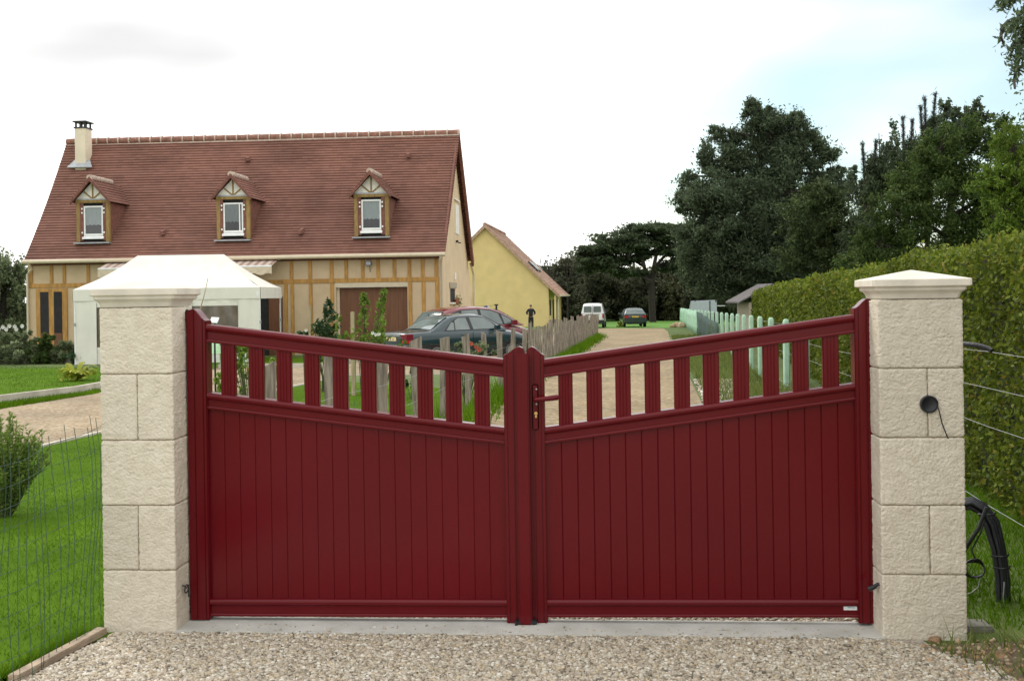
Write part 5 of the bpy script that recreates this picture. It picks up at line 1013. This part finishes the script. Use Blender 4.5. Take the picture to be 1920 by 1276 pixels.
# ================================================================ HEDGE
def hp(D): return gd(1321+4616/D, D)
HDs = np.array([1.2, 2.4, 3.5, 4.5, 5.4, 6.2, 7, 7.8, 8.8, 10, 11.5, 13, 15, 17.5, 20, 23, 27, 32, 38, 44, 50.]); th_ = 1.25
hedge = thing('hedge', 'long tall clipped green hedge along the right side behind the wire fence', 'hedge', tuple(hp(12)))
def htop(D): return 2.06+.10*min(1, max(0, (D-8)/25))+.035*math.sin(D*1.7)+.03*math.sin(D*.6+1)
d0 = (hp(50)-hp(5)); d0.z = 0; hdir = d0.normalized(); hn = V((hdir.y, -hdir.x, 0))   # towards the right
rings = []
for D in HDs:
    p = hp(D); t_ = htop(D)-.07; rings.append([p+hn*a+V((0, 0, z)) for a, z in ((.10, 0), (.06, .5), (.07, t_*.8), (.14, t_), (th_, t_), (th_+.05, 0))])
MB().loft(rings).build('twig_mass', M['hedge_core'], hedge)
vv, ff, nb = [], [], 0
for D0, D1 in zip(HDs[:-1], HDs[1:]):
    a, b = hp(D0), hp(D1); L = (b-a).length; Dm = (D0+D1)/2; sz = .043*max(1., Dm/13)
    nf = int(L*2.2*1.9/(sz*sz*.5)); ntp = int(L*th_*1.1/(sz*sz*.5))
    u = rng.random(nf); z = rng.random(nf)**.93; hh = np.array([htop(D0+(D1-D0)*k) for k in u])
    x = np.outer(1-u, a)+np.outer(u, b); bump_ = .06*np.sin(u*L*5+z*7+D0)*np.sin(z*9+u*L*2)+.05*rng.normal(size=nf)
    x += np.outer(.03+bump_-.02*z, hn); x[:, 2] += z*hh
    v, f = leaf_geo(x, sz, aspect=.62, D=np.tile(np.array([-hn.x*.3, -hn.y*.3, -.35]), (nf, 1))+.6*rng.normal(size=(nf, 3))); vv.append(v); ff.append(f+nb); nb += len(v)
    u = rng.random(ntp); s = rng.random(ntp); hh = np.array([htop(D0+(D1-D0)*k) for k in u]); x = np.outer(1-u, a)+np.outer(u, b)+np.outer(s*th_, hn); x[:, 2] += hh+.035*rng.normal(size=ntp)+.05*(rng.random(ntp) > .93)*rng.random(ntp)
    v, f = leaf_geo(x, sz, aspect=.6); vv.append(v); ff.append(f+nb); nb += len(v)
np_mesh('foliage', np.concatenate(vv), np.concatenate(ff), M['leaf_hedge'], hedge)

# ================================================================ TREES
def ptree(name, label, px, D, lst, n, sz, mat, tr=.2, group=None, cat='tree', depth=.9, **k):
    return tree(name, label, tuple(gd(px, D)), pxblobs(D, lst, depth), n, sz, M[mat], tr, group, cat, **k)
ptree('broadleaf_tree', 'tallest dark broadleaf tree with a ragged peaked crown, right of the drive', 1432, 72,
      [(1412,216,17,28),(1410,198,8,13),(1404,208,7,10),(1440,208,8,8),(1494,218,14,8),(1343,243,13,8),(1520,258,10,8),(1556,284,16,7),(1568,322,16,10),(1280,366,12,10),(1278,392,10,8),(1292,330,12,10),(1318,300,12,14),(1590,352,12,10),(1468,226,12,8),(1438,250,42,36),(1492,243,30,28),(1368,256,28,16),(1350,300,36,36),(1430,310,72,48),(1512,296,42,38),(1308,368,35,36),(1380,390,78,58),(1470,380,70,66),(1550,352,34,26),(1330,440,48,45),(1420,470,80,60),(1510,450,70,60),(1332,500,52,46),(1420,524,84,42),(1520,520,72,50),(1555,290,14,8),(1300,470,25,30)],
      175000, .25, 'leaf_dark', .34, ncl=48, sig=.19, shell=.35, aspect=.36, droop=.3)
ptree('broadleaf_tree', 'smaller mid-green tree in front of the tallest dark tree, above the hedge', 1540, 62,
      [(1545,372,42,28),(1508,425,42,45),(1575,430,38,48),(1535,480,60,42),(1600,490,45,40)], 34000, .20, 'leaf_mixed', .2, ncl=50, sig=.16, shell=.4, aspect=.42)
ptree('broadleaf_tree', 'broad dense green tree behind the hedge, above the right pillar', 1770, 50,
      [(1762,285,42,40),(1812,258,42,36),(1722,338,46,48),(1690,405,50,50),(1785,380,72,70),(1850,330,58,60),(1845,430,62,55),(1655,460,45,42),(1740,470,75,42),(1880,250,30,34),(1900,400,60,80),(1960,330,70,100),(1615,500,40,34)],
      95000, .165, 'leaf_mid', .3, ncl=60, sig=.15, shell=.4, aspect=.42)
ptree('slender_tree', 'thin feathery tree tops rising behind the broad green tree', 1800, 56,
      [(1772,205,7,20),(1783,230,14,18),(1800,212,12,14),(1818,222,14,16),(1832,200,6,18),(1826,235,16,16),(1790,250,20,20),(1850,222,10,10)], 3600, .22, 'leaf_dark', .12, ncl=14, sig=.3)
ptree('slender_tree', 'thin leafy saplings standing among the young pines', 1668, 60,
      [(1675,250,5,24),(1664,280,8,22),(1680,300,9,28),(1655,310,10,20),(1596,322,9,10),(1603,345,10,16),(1668,340,14,24)], 2600, .20, 'leaf_dark', .10, ncl=12, sig=.32)
def pine(label, px, D, spires, body, n):
    t = thing('young_pine', label, 'pine tree', tuple(gd(px, D)), group='young pines behind the hedge'); base = gd(px, D); mb = MB(); P, Dr = [], []; P2, D2 = [], []
    for sx_, sy_, hh in spires:
        top = onD(sx_, sy_, D); bot = onD(sx_+(px-sx_)*.4, sy_+hh, D); mb.tube([base.lerp(bot, .5), bot, top], [.12, .07, .03], 6)
        for k in range(520):
            f = random.random()**.8; p = bot.lerp(top, f); a = random.random()*6.283; r = .42*(1-.8*f)+.06; v = V((math.cos(a), math.sin(a), .75+.6*f)); P2.append(p+v*r*.45*random.random()); D2.append(v)
        for k in range(60): P2.append(top+V((random.gauss(0, .07), random.gauss(0, .07), random.gauss(.05, .08)))); D2.append(V((random.gauss(0, 1), random.gauss(0, 1), 1)))
    mb.tube([base, base+V((0, 0, 2)), onD(px, body[0][1], D)], [.2, .18, .08], 8)
    for b in pxblobs(D, body): p, cl = blob_pts(b[:3], b[3:], n//len(body), ncl=20, sig=.22); P.append(p)
    mb.build('trunk', M['bark'], t, smooth=50)
    P = np.concatenate(P); leaves('needles', P, .34, M['needle'], t, aspect=.16, D=np.tile([0, 0, .6], (len(P), 1))+rng.normal(size=(len(P), 3))*.6)
    leaves('shoots', np.array([tuple(p) for p in P2]), .24, M['needle_tip'], t, aspect=.10, D=np.array([tuple(d) for d in D2]))
pine('young pine with two shoots, leftmost of the pines behind the hedge', 1628, 58, [(1617,272,70),(1643,266,60)], [(1624,350,26,34),(1645,330,22,36),(1640,400,36,50),(1628,450,36,40)], 9000)
pine('young pine with a pair of shoots between two other pines', 1698, 59, [(1693,222,80),(1711,228,70)], [(1695,310,20,34),(1708,320,24,34),(1690,360,34,40)], 6500)
pine('young pine with the three tallest shoots, beside the broad green tree', 1740, 59, [(1726,203,90),(1734,187,95),(1753.5,178,80)], [(1738,275,26,30),(1752,255,20,34),(1735,320,32,36)], 6500)
ptree('willow', 'light green drooping willow at the right edge behind the hedge', 1985, 30,
      [(1895,275,34,40),(1872,330,30,34),(1902,340,40,50),(1835,352,22,13),(1862,352,22,16),(1880,395,36,40),(1900,450,40,34),(1868,436,26,18),(1950,300,60,80),(1960,420,70,70),(2020,330,80,120)], 36000, .12, 'leaf_willow', .22, droop=.9, aspect=.28, ncl=60, sig=.13, shell=.4)
# overhanging branch at top right: tree stands outside the frame
t = thing('overhanging_tree', 'tree outside the frame whose hanging leafy branches show at the top right corner', 'tree', tuple(gd(2140, 14))); mb = MB(); bs_ = gd(2140, 14)
P = []; D_ = 13.6
mb.tube([bs_, bs_+V((0, 0, 3)), onD(2110, -80, 14)], [.2, .17, .10], 8)
for pts, n in (([(2100,-60),(1990,-40),(1930,-5),(1906,40),(1893,55)], 300), ([(1990,-40),(1945,-30),(1905,-8),(1885,2),(1879,4)], 260), ([(2100,-40),(1980,20),(1925,60),(1912,100),(1908,132)], 330), ([(1925,70),(1918,84),(1904,80),(1894,108)], 90), ([(1912,100),(1905,130),(1901,150),(1903,166)], 26), ([(1893,40),(1880,52),(1876,70),(1882,82)], 26), ([(1960,-20),(1935,20),(1925,40),(1918,70)], 260)):
    Q = [onD(x, y, D_+random.uniform(-.3, .3)) for x, y in pts]; mb.tube(Q, [.03*(1-i/len(Q))+.006 for i in range(len(Q))], 5)
    for k in range(n): s = 1+random.random()**.6*(len(Q)-2.001); i = int(s); q = Q[i].lerp(Q[i+1], s-i); P.append(q+V((random.gauss(0, .045), random.gauss(0, .09), random.gauss(-.02, .05))))
mb.build('trunk', M['bark'], t, smooth=50); leaves('crown', np.array([tuple(p) for p in P]), .085, M['leaf_dark'], t, droop=.8, aspect=.34)
# umbrella pine
D = 102; t = thing('umbrella_pine', 'dark umbrella-shaped pine with bare spreading limbs beyond the far lawn', 'pine tree', tuple(gd(1224, D))); mb = MB()
X = lambda x, y, o=0: onD(x, y, D+o); b0 = gd(1224, D)
mb.tube([b0, X(1222, 560), X(1222, 528), X(1226, 500)], [.34, .3, .27, .22], 8)
for L_ in ([(1222,528),(1208,500),(1180,482),(1150,474),(1112,470)], [(1224,505),(1244,482),(1266,466),(1282,452)], [(1208,500),(1200,470),(1190,445)], [(1226,500),(1232,470),(1246,440)], [(1222,528),(1200,516),(1170,508),(1130,500)], [(1180,482),(1165,462),(1150,450)], [(1226,500),(1256,494),(1290,490)], [(1180,482),(1160,490),(1128,488)]):
    mb.tube([X(x, y, (i-1)*random.uniform(-1.5, 1.5)) for i, (x, y) in enumerate(L_)], [.19-.037*i for i in range(len(L_))], 6)
mb.build('trunk', M['bark'], t, smooth=50); P = []
for b in pxblobs(D, [(1110,470,22,9),(1140,458,30,10),(1160,446,34,11),(1200,436,44,12),(1245,434,40,13),(1275,448,30,18),(1118,490,26,7),(1150,486,26,7),(1098,482,14,8),(1185,462,24,9),(1225,452,26,9),(1262,468,28,10),(1105,505,20,8),(1285,480,26,16),(1240,440,40,9),(1150,500,30,8),(1185,485,22,6),(1210,475,18,6),(1250,470,20,8),(1262,500,24,8),(1195,462,40,10),(1225,428,30,7),(1180,512,26,6),(1130,470,36,10),(1290,430,20,10)], 1.6): p, cl = blob_pts(b[:3], b[3:], 1700, ncl=24, sig=.22); P.append(p)
leaves('crown', np.concatenate(P), .36, M['needle'], t, aspect=.4)
# wood beyond the lawn: single trees in front, one mass of undergrowth behind
specs = [(1012,560,112,26,62,'leaf_wood'),(1050,548,116,34,60,'leaf_wood'),(1085,530,120,34,62,'leaf_mid2'),(1120,545,112,36,52,'leaf_wood'),(1165,548,118,40,52,'leaf_mid2'),(1205,556,112,38,50,'leaf_wood'),(1250,545,114,42,58,'leaf_wood'),(1295,540,110,42,62,'leaf_mid2'),(1345,540,108,46,62,'leaf_wood'),(985,575,110,24,44,'leaf_wood'),(1395,535,100,40,60,'leaf_wood')]
M['leaf_mid2'] = leafmat('wood_leaves_mixed', (.05, .06, .03), (.115, .12, .055), (.17, .145, .085), trans=.4)
wl_ = ['narrow dark tree left of the white van, at the edge of the far wood', 'dark tree behind the white van, at the edge of the far wood', 'mixed dull green tree just right of the white van in the far wood', 'low dark tree between the white van and the estate car in the far wood', 'mixed dull green tree behind the left of the dark estate car', 'dark tree right behind the dark estate car in the far wood', 'dark tree under the right side of the umbrella pine', 'mixed dull tree left of the white trailer in the far wood', 'dark tree behind the white trailer', 'low dark tree at the yellow house corner in the far wood', 'dark tree behind the small shed roof']
for (px, py, D, rx, ry, mt), lb in zip(specs, wl_):
    ptree('wood_tree', lb, px, D, [(px, py, rx, ry*.75), (px-rx*.4, py+ry*.45, rx*.9, ry*.6), (px+rx*.4, py+ry*.4, rx*.9, ry*.6), (px+rx*.2, py-ry*.45, rx*.6, ry*.45), (px-rx*.3, py-ry*.3, rx*.6, ry*.45)], 11000, .36, mt, .2, group='trees at the edge of the far wood', ncl=22, sig=.2)
P = []
for px in range(880, 1480, 22):
    for k in range(2): b = pxblobs(126+k*8, [(px+random.uniform(-8, 8), 572-k*18, 26, 34)])[0]; P.append(blob_pts(b[:3], b[3:], 800, ncl=16, sig=.24)[0])
tag(leaves('undergrowth', np.concatenate(P), .7, M['leaf_wood'], None), kind='stuff')
for px, tops, lb in ((1032, [(1012,490),(1022,484),(1034,493),(1044,488)], 'bare twiggy tree top against the sky beside the yellow house roof'), (1064, [(1050,482),(1058,490),(1070,486),(1080,492),(1086,485)], 'bare twiggy tree top left of the umbrella pine')):
    D = 104; mb = MB(); b = gd(px, D); k = onD(px, 530, D); mb.tube([b, k], [.12, .08], 5)
    for x, y in tops:
        q = onD(x, y, D); m_ = k.lerp(q, .5)+V((random.uniform(-.3, .3), 0, .2)); mb.tube([k, m_, q], [.06, .04, .012], 4)
        for j in range(5): s = m_.lerp(q, random.random()); mb.tube([s, s+V((random.uniform(-.5, .5), random.uniform(-.5, .5), random.uniform(.2, .7)))], [.02, .008], 4)
    t = thing('bare_tree', lb, 'tree', tuple(b)); mb.build('trunk', M['bark'], t)
ptree('broadleaf_tree', 'grey-green tree at the left edge behind the end of the main house', 8, 58,
      [(8,560,34,50),(22,525,24,34),(-30,540,50,60),(40,580,16,34),(34,520,12,22),(0,510,16,20),(20,610,40,30),(-60,590,60,50)], 30000, .18, 'leaf_left', .25, ncl=24, sig=.2)

# ================================================================ GARDEN PLANTS
def shrub(name, label, cat, px, D, lst, n, sz, mat, stems=5, tr=.012, group=None, flowers=None, **k):
    t = thing(name, label, cat, tuple(gd(px, D)), group=group); base = gd(px, D); mb = MB(); P = []
    kk = {a: k.pop(a) for a in ('sig', 'shell', 'ncl') if a in k}
    for b in pxblobs(D, lst): 
        p, cl = blob_pts(b[:3], b[3:], n//len(lst), **kk); p[:, 2] = np.maximum(p[:, 2], base.z+.01); P.append(p)
        for q in cl[:stems]: q = V(q); q.z = max(q.z, base.z+.05); mb.tube([base+V((random.uniform(-.04, .04), random.uniform(-.04, .04), 0)), base.lerp(q, .5)+V((0, 0, .05)), q], [tr, tr*.8, tr*.4], 5)
    mb.build('stems', M['stem'], t); leaves('leaves', np.concatenate(P), sz, M[mat], t, **k)
    if flowers:
        mat_, pts, r = flowers
        for x, y in pts:
            c = onD(x, y, D-.25); fm = MB()
            for a in range(7): aa = a*.9; fm.quad(c, c+V((r*math.cos(aa-.3), -.01, r*math.sin(aa-.3))), c+V((r*1.25*math.cos(aa), -.02, r*1.25*math.sin(aa))), c+V((r*math.cos(aa+.3), -.01, r*math.sin(aa+.3))))
            fm.build('flower', M[mat_], t)
    return t
M['leaf_spirea'] = leafmat('spirea_leaves', (.11, .18, .03), (.22, .31, .06), (.3, .36, .11), trans=.5)
t = thing('shrub', 'loose green shrub inside the mesh fence at the left edge', 'shrub', tuple(gd(0, 8.5))); b = gd(0, 8.5); mb = MB(); P, Dn = [], []
for i in range(150):
    a = random.random()*6.283; sp = random.random()**.6*.40; l = random.uniform(.5, .84)*(1-.35*(sp/.4)**2); c0 = b+V((math.cos(a)*.06, math.sin(a)*.06, 0)); top = b+V((math.cos(a)*sp, math.sin(a)*sp, l)); mid = c0.lerp(top, .55)+V((0, 0, .06)); mb.tube([c0, mid, top], [.004, .003, .0012], 4)
    for k in range(74):
        f = .06+.95*random.random()**.85; q = c0.lerp(mid, f*2) if f < .5 else mid.lerp(top, min(1, f*2-1)); v = V((random.gauss(0, 1), random.gauss(0, 1), .7)); P.append(tuple(q+v*.014)); Dn.append(tuple(v))
mb.build('stems', M['stem'], t); leaves('leaves', np.array(P), .034, M['leaf_spirea'], t, aspect=.36, D=np.array(Dn))
# hosta-like clump on the upper lawn
t = thing('leafy_plant', 'yellow-green clump of broad arching leaves alone on the upper lawn', 'plant', tuple(gd(141, 25.5))); b = gd(141, 25.5); mb = MB()
for i in range(34):
    a = i*2.4; l = .32+.22*random.random(); up_ = random.uniform(.35, 1.); d = V((math.cos(a), math.sin(a), 0)); s = V((-d.y, d.x, 0)); L_, R2 = [], []
    for k in range(6): f = k/5; c = b+d*l*f+V((0, 0, up_*.52*math.sin(f*2.1)*l*1.6)); w_ = .055*math.sin(.35+f*2.7)+.004; L_.append(c-s*w_); R2.append(c+s*w_+V((0, 0, .01)))
    mb.loft([L_, R2], cap=False, closed=False)
mb.build('leaves', M['leaf_yellow'], t, smooth=60); leaves('young_leaves', np.array(b)+rng.normal(size=(90, 3))*np.array([.2, .2, .08])+np.array([0, 0, .16]), .14, M['leaf_yellow'], t)
bed = [(-28, 34.6, 30, 50, 'leaf_left', 'tall feathery clump at the left end of the flower bed'), (14, 34.4, 30, 44, 'leaf_left', 'feathery clump with white daisies in the flower bed'), (52, 34.6, 24, 40, 'leaf_left', 'grey-green clump at the corner of the house'), (84, 34.5, 24, 34, 'leaf_mid', 'low dark clump under the french window'), (116, 34.4, 22, 28, 'leaf_left', 'grey-green low clump between the french window and the tent'), (160, 34.0, 26, 22, 'leaf_laurel', 'glossy dark green shrub at the foot of the white tent')]
for i, (px, D, rx, ry, mt, lb) in enumerate(bed):
    fl = ('petal', [(6,613),(12,617),(18,611),(28,612),(31,617),(42,611),(-2,616)], .06) if i == 1 else None
    shrub('bed_plant', lb, 'plant', px, D, [(px, 676-ry*.5, rx, ry*.55), (px+rx*.4, 664, rx*.7, 16), (px-rx*.5, 662, rx*.7, 18), (px+4, 676-ry, rx*.5, ry*.35)], 2600, .15 if mt != 'leaf_laurel' else .13, mt, 6, .01, 'flower bed plants', fl, aspect=.22 if mt == 'leaf_left' else .5)
# small trees and shrubs behind the left leaf
def stakepost(px, D, y, w_, lb):
    b = gd(px, D); z = onD(px, y, D).z; mb = MB(); mb.box(b.x-w_/2, b.x+w_/2, b.y-w_/2, b.y+w_/2, b.z-.05, z); tag(mb.build('tree_stake', M['stakewood'], bevel=.006), lb, 'stake', 'tree stakes')
stakepost(581, 21, 573, .05, 'thin wooden stake beside the dark glossy shrub'); stakepost(661.5, 20, 584, .075, 'pale square wooden stake beside the sapling with two tall shoots')
shrub('sapling', 'young sapling with two tall leafy yellow-green shoots before the garage door', 'sapling', 678, 20, [(682,598,9,24),(684,570,8,14),(681,556,4,7),(711,600,9,24),(716,572,7,14),(720,552,5,9),(672,632,14,16),(695,636,20,16),(667,655,12,14),(688,662,18,18),(712,628,9,14)], 1500, .085, 'leaf_sap', 2, .009, ncl=16, sig=.22, aspect=.4)
shrub('shrub', 'dark glossy shrub with a pointed top before the house wall', 'shrub', 606, 21, [(611,606,18,24),(614,578,6,16),(598,622,14,16),(616,632,20,18),(608,660,20,18)], 900, .11, 'leaf_laurel', 4, .009, ncl=18, sig=.2, aspect=.4)
shrub('shrub', 'low dark shrub left of the thin stake', 'shrub', 572, 21.4, [(571,626,9,8),(566,634,10,8)], 160, .11, 'leaf_laurel', 3, .008, aspect=.45, flowers=('petal', [(574,619)], .03))
shrub('shrub', 'wispy yellowish shrub between the dark glossy shrub and the sapling', 'shrub', 640, 20.6, [(640,625,10,22),(634,604,8,16),(646,640,12,10)], 240, .09, 'leaf_sap', 3, .006, aspect=.3)
shrub('rose_bush', 'rose bush with white and red blooms left of the teal saloon', 'rose', 712, 19.4, [(714,640,14,14),(752,645,10,12),(700,640,10,14)], 260, .07, 'leaf_shrub', 4, .006, flowers=('petal', [(699,624),(705,627),(711,626)], .028))
shrub('rose_bush', 'rose bush with orange-red blooms behind the stakes by the cars', 'rose', 872, 17.5, [(855,655,22,16),(890,656,26,18),(872,668,40,14),(912,660,16,14)], 900, .06, 'leaf_left', 6, .007, flowers=('redpetal', [(884,644),(898,655),(893,650)], .03))
shrub('shrub', 'pale-leaved shrub beyond the left end of the gate, seen between the slats', 'shrub', 470, 11.5, [(455,690,18,40),(452,650,14,16),(470,720,40,36),(515,715,14,34),(418,720,12,24)], 900, .06, 'leaf_sap', 6, .008, aspect=.5)
shrub('shrub', 'small dark shrub between the stakes, seen through the slats', 'shrub', 768, 19, [(768,705,14,20)], 260, .08, 'leaf_mid', 4, .008)
shrub('shrub', 'round yellow bush on the far lawn beside the dark estate car', 'shrub', 1163, 80, [(1161,609,5,5),(1165,608,4,5)], 500, .12, 'leaf_yellow', 3, .01)
shrub('tall_weeds', 'tall brownish weeds growing up in front of the dark green netting', 'weeds', 1332, 36, [(1334,628,7,22),(1342,640,6,16),(1318,640,8,12),(1308,636,7,10)], 520, .12, 'drygrass', 8, .005, aspect=.12)
# far bits: trailer, dark vehicle, shed, planks, stones
M['trailer'] = pm('pale_blue_grey_panel', (.42, .46, .50), .5, .06)
p = at(1318, 96); t = thing('box_trailer', 'pale grey box trailer parked beyond the mint green netting', 'trailer', p, YAW-.12)
MB().prism([(-1.05, 0, .5), (1.25, 0, .5), (1.25, 0, 2.0), (-1.0, 0, 1.95), (-1.2, 0, .9)], (0, 1.6, 0)).build('box', M['trailer'], t, local=True, bevel=.03)
for s in (-.3, .45): MB().tube([(s, -.05, .32), (s, .12, .32)], .32, 18).build('wheel', M['tyre'], t, local=True)
MB().box(.60, .68, -.03, -.004, .5, 1.95).build('corner_post', M['darkmetal'], t, local=True); MB().box(1.27, 2.0, .3, .36, 1.45, 1.52).build('towbar', M['white'], t, local=True)
p = at(1337, 90); t = thing('covered_load', 'low black covered load in front of the pale grey trailer', 'covered load', p, YAW)
MB().loft([[(x*q, y*q*.6, z) for x, y in ((-.6, -.6), (.6, -.6), (.65, .6), (-.65, .6))] for q, z in ((1, .0), (1.02, .55), (.95, .85), (.6, .95))]).build('cover', M['rubber'], t, local=True, smooth=30); MB().box(-.62, .62, -.42, -.37, .1, .2).build('rail', M['darkmetal'], t, local=True)
M['slate'] = pm('grey_sheet_roof', (.11, .10, .10), .8, .2, 4)
q = at(1413, 58); t = thing('shed', 'small shed with a dark grey sloping roof behind the end of the hedge', 'shed', q, YAW); sz_ = lambda y: onD(1400, y, 58).z-q.z
MB().box(-.25, 3.2, 0, 3, 0, sz_(567)).build('wall', M['mortar'], t, local=True); MB().prism([(-.85, -.3, sz_(568)), (-.85, -.3, sz_(565.5)), (1.0, -.3, sz_(532)), (2.9, -.3, sz_(566)), (2.9, -.3, sz_(569)), (1.0, -.3, sz_(535))], (0, 3.6, 0)).build('roof', M['slate'], t, local=True); MB().box(.1, .5, -.03, 0, .5, 1.5).build('window', M['inside'], t, local=True)
p = at(1234, 128); t = thing('plank_pile', 'low pile of reddish planks on the far lawn before the wood', 'planks', p)
for k in range(3): MB().box(-.9+.1*k, .9-.15*k, -.3, .3, .02+.28*k, .27+.28*k).build('plank', M['terracotta'] if k < 2 else M['kerb'], t, local=True, bevel=.02)
p = at(1273, 76); t = tag(pebbles('stone_heap', np.array([p.x, p.y])+rng.normal(size=(26, 2))*np.array([.22, .18]), .17, M['rubble'], z0=.05, flat=1), 'small heap of stones at the grassy edge of the drive end', 'stone heap')
bm_ = in_poly(34, [(2.5, 12), (3.1, 22), (3.8, 22), (3.4, 12)]); mb = MB()
for x, y in bm_:
    z = g(y)+random.uniform(.12, .3); c = V((x, y, z))
    for a in range(8): aa = a*.785; mb.quad(c, c+V((.012*math.cos(aa-.3), .012*math.sin(aa-.3), .003)), c+V((.022*math.cos(aa), .022*math.sin(aa), .002)), c+V((.012*math.cos(aa+.3), .012*math.sin(aa+.3), .003)))
tag(mb.build('daisies', M['petal']), kind='stuff')
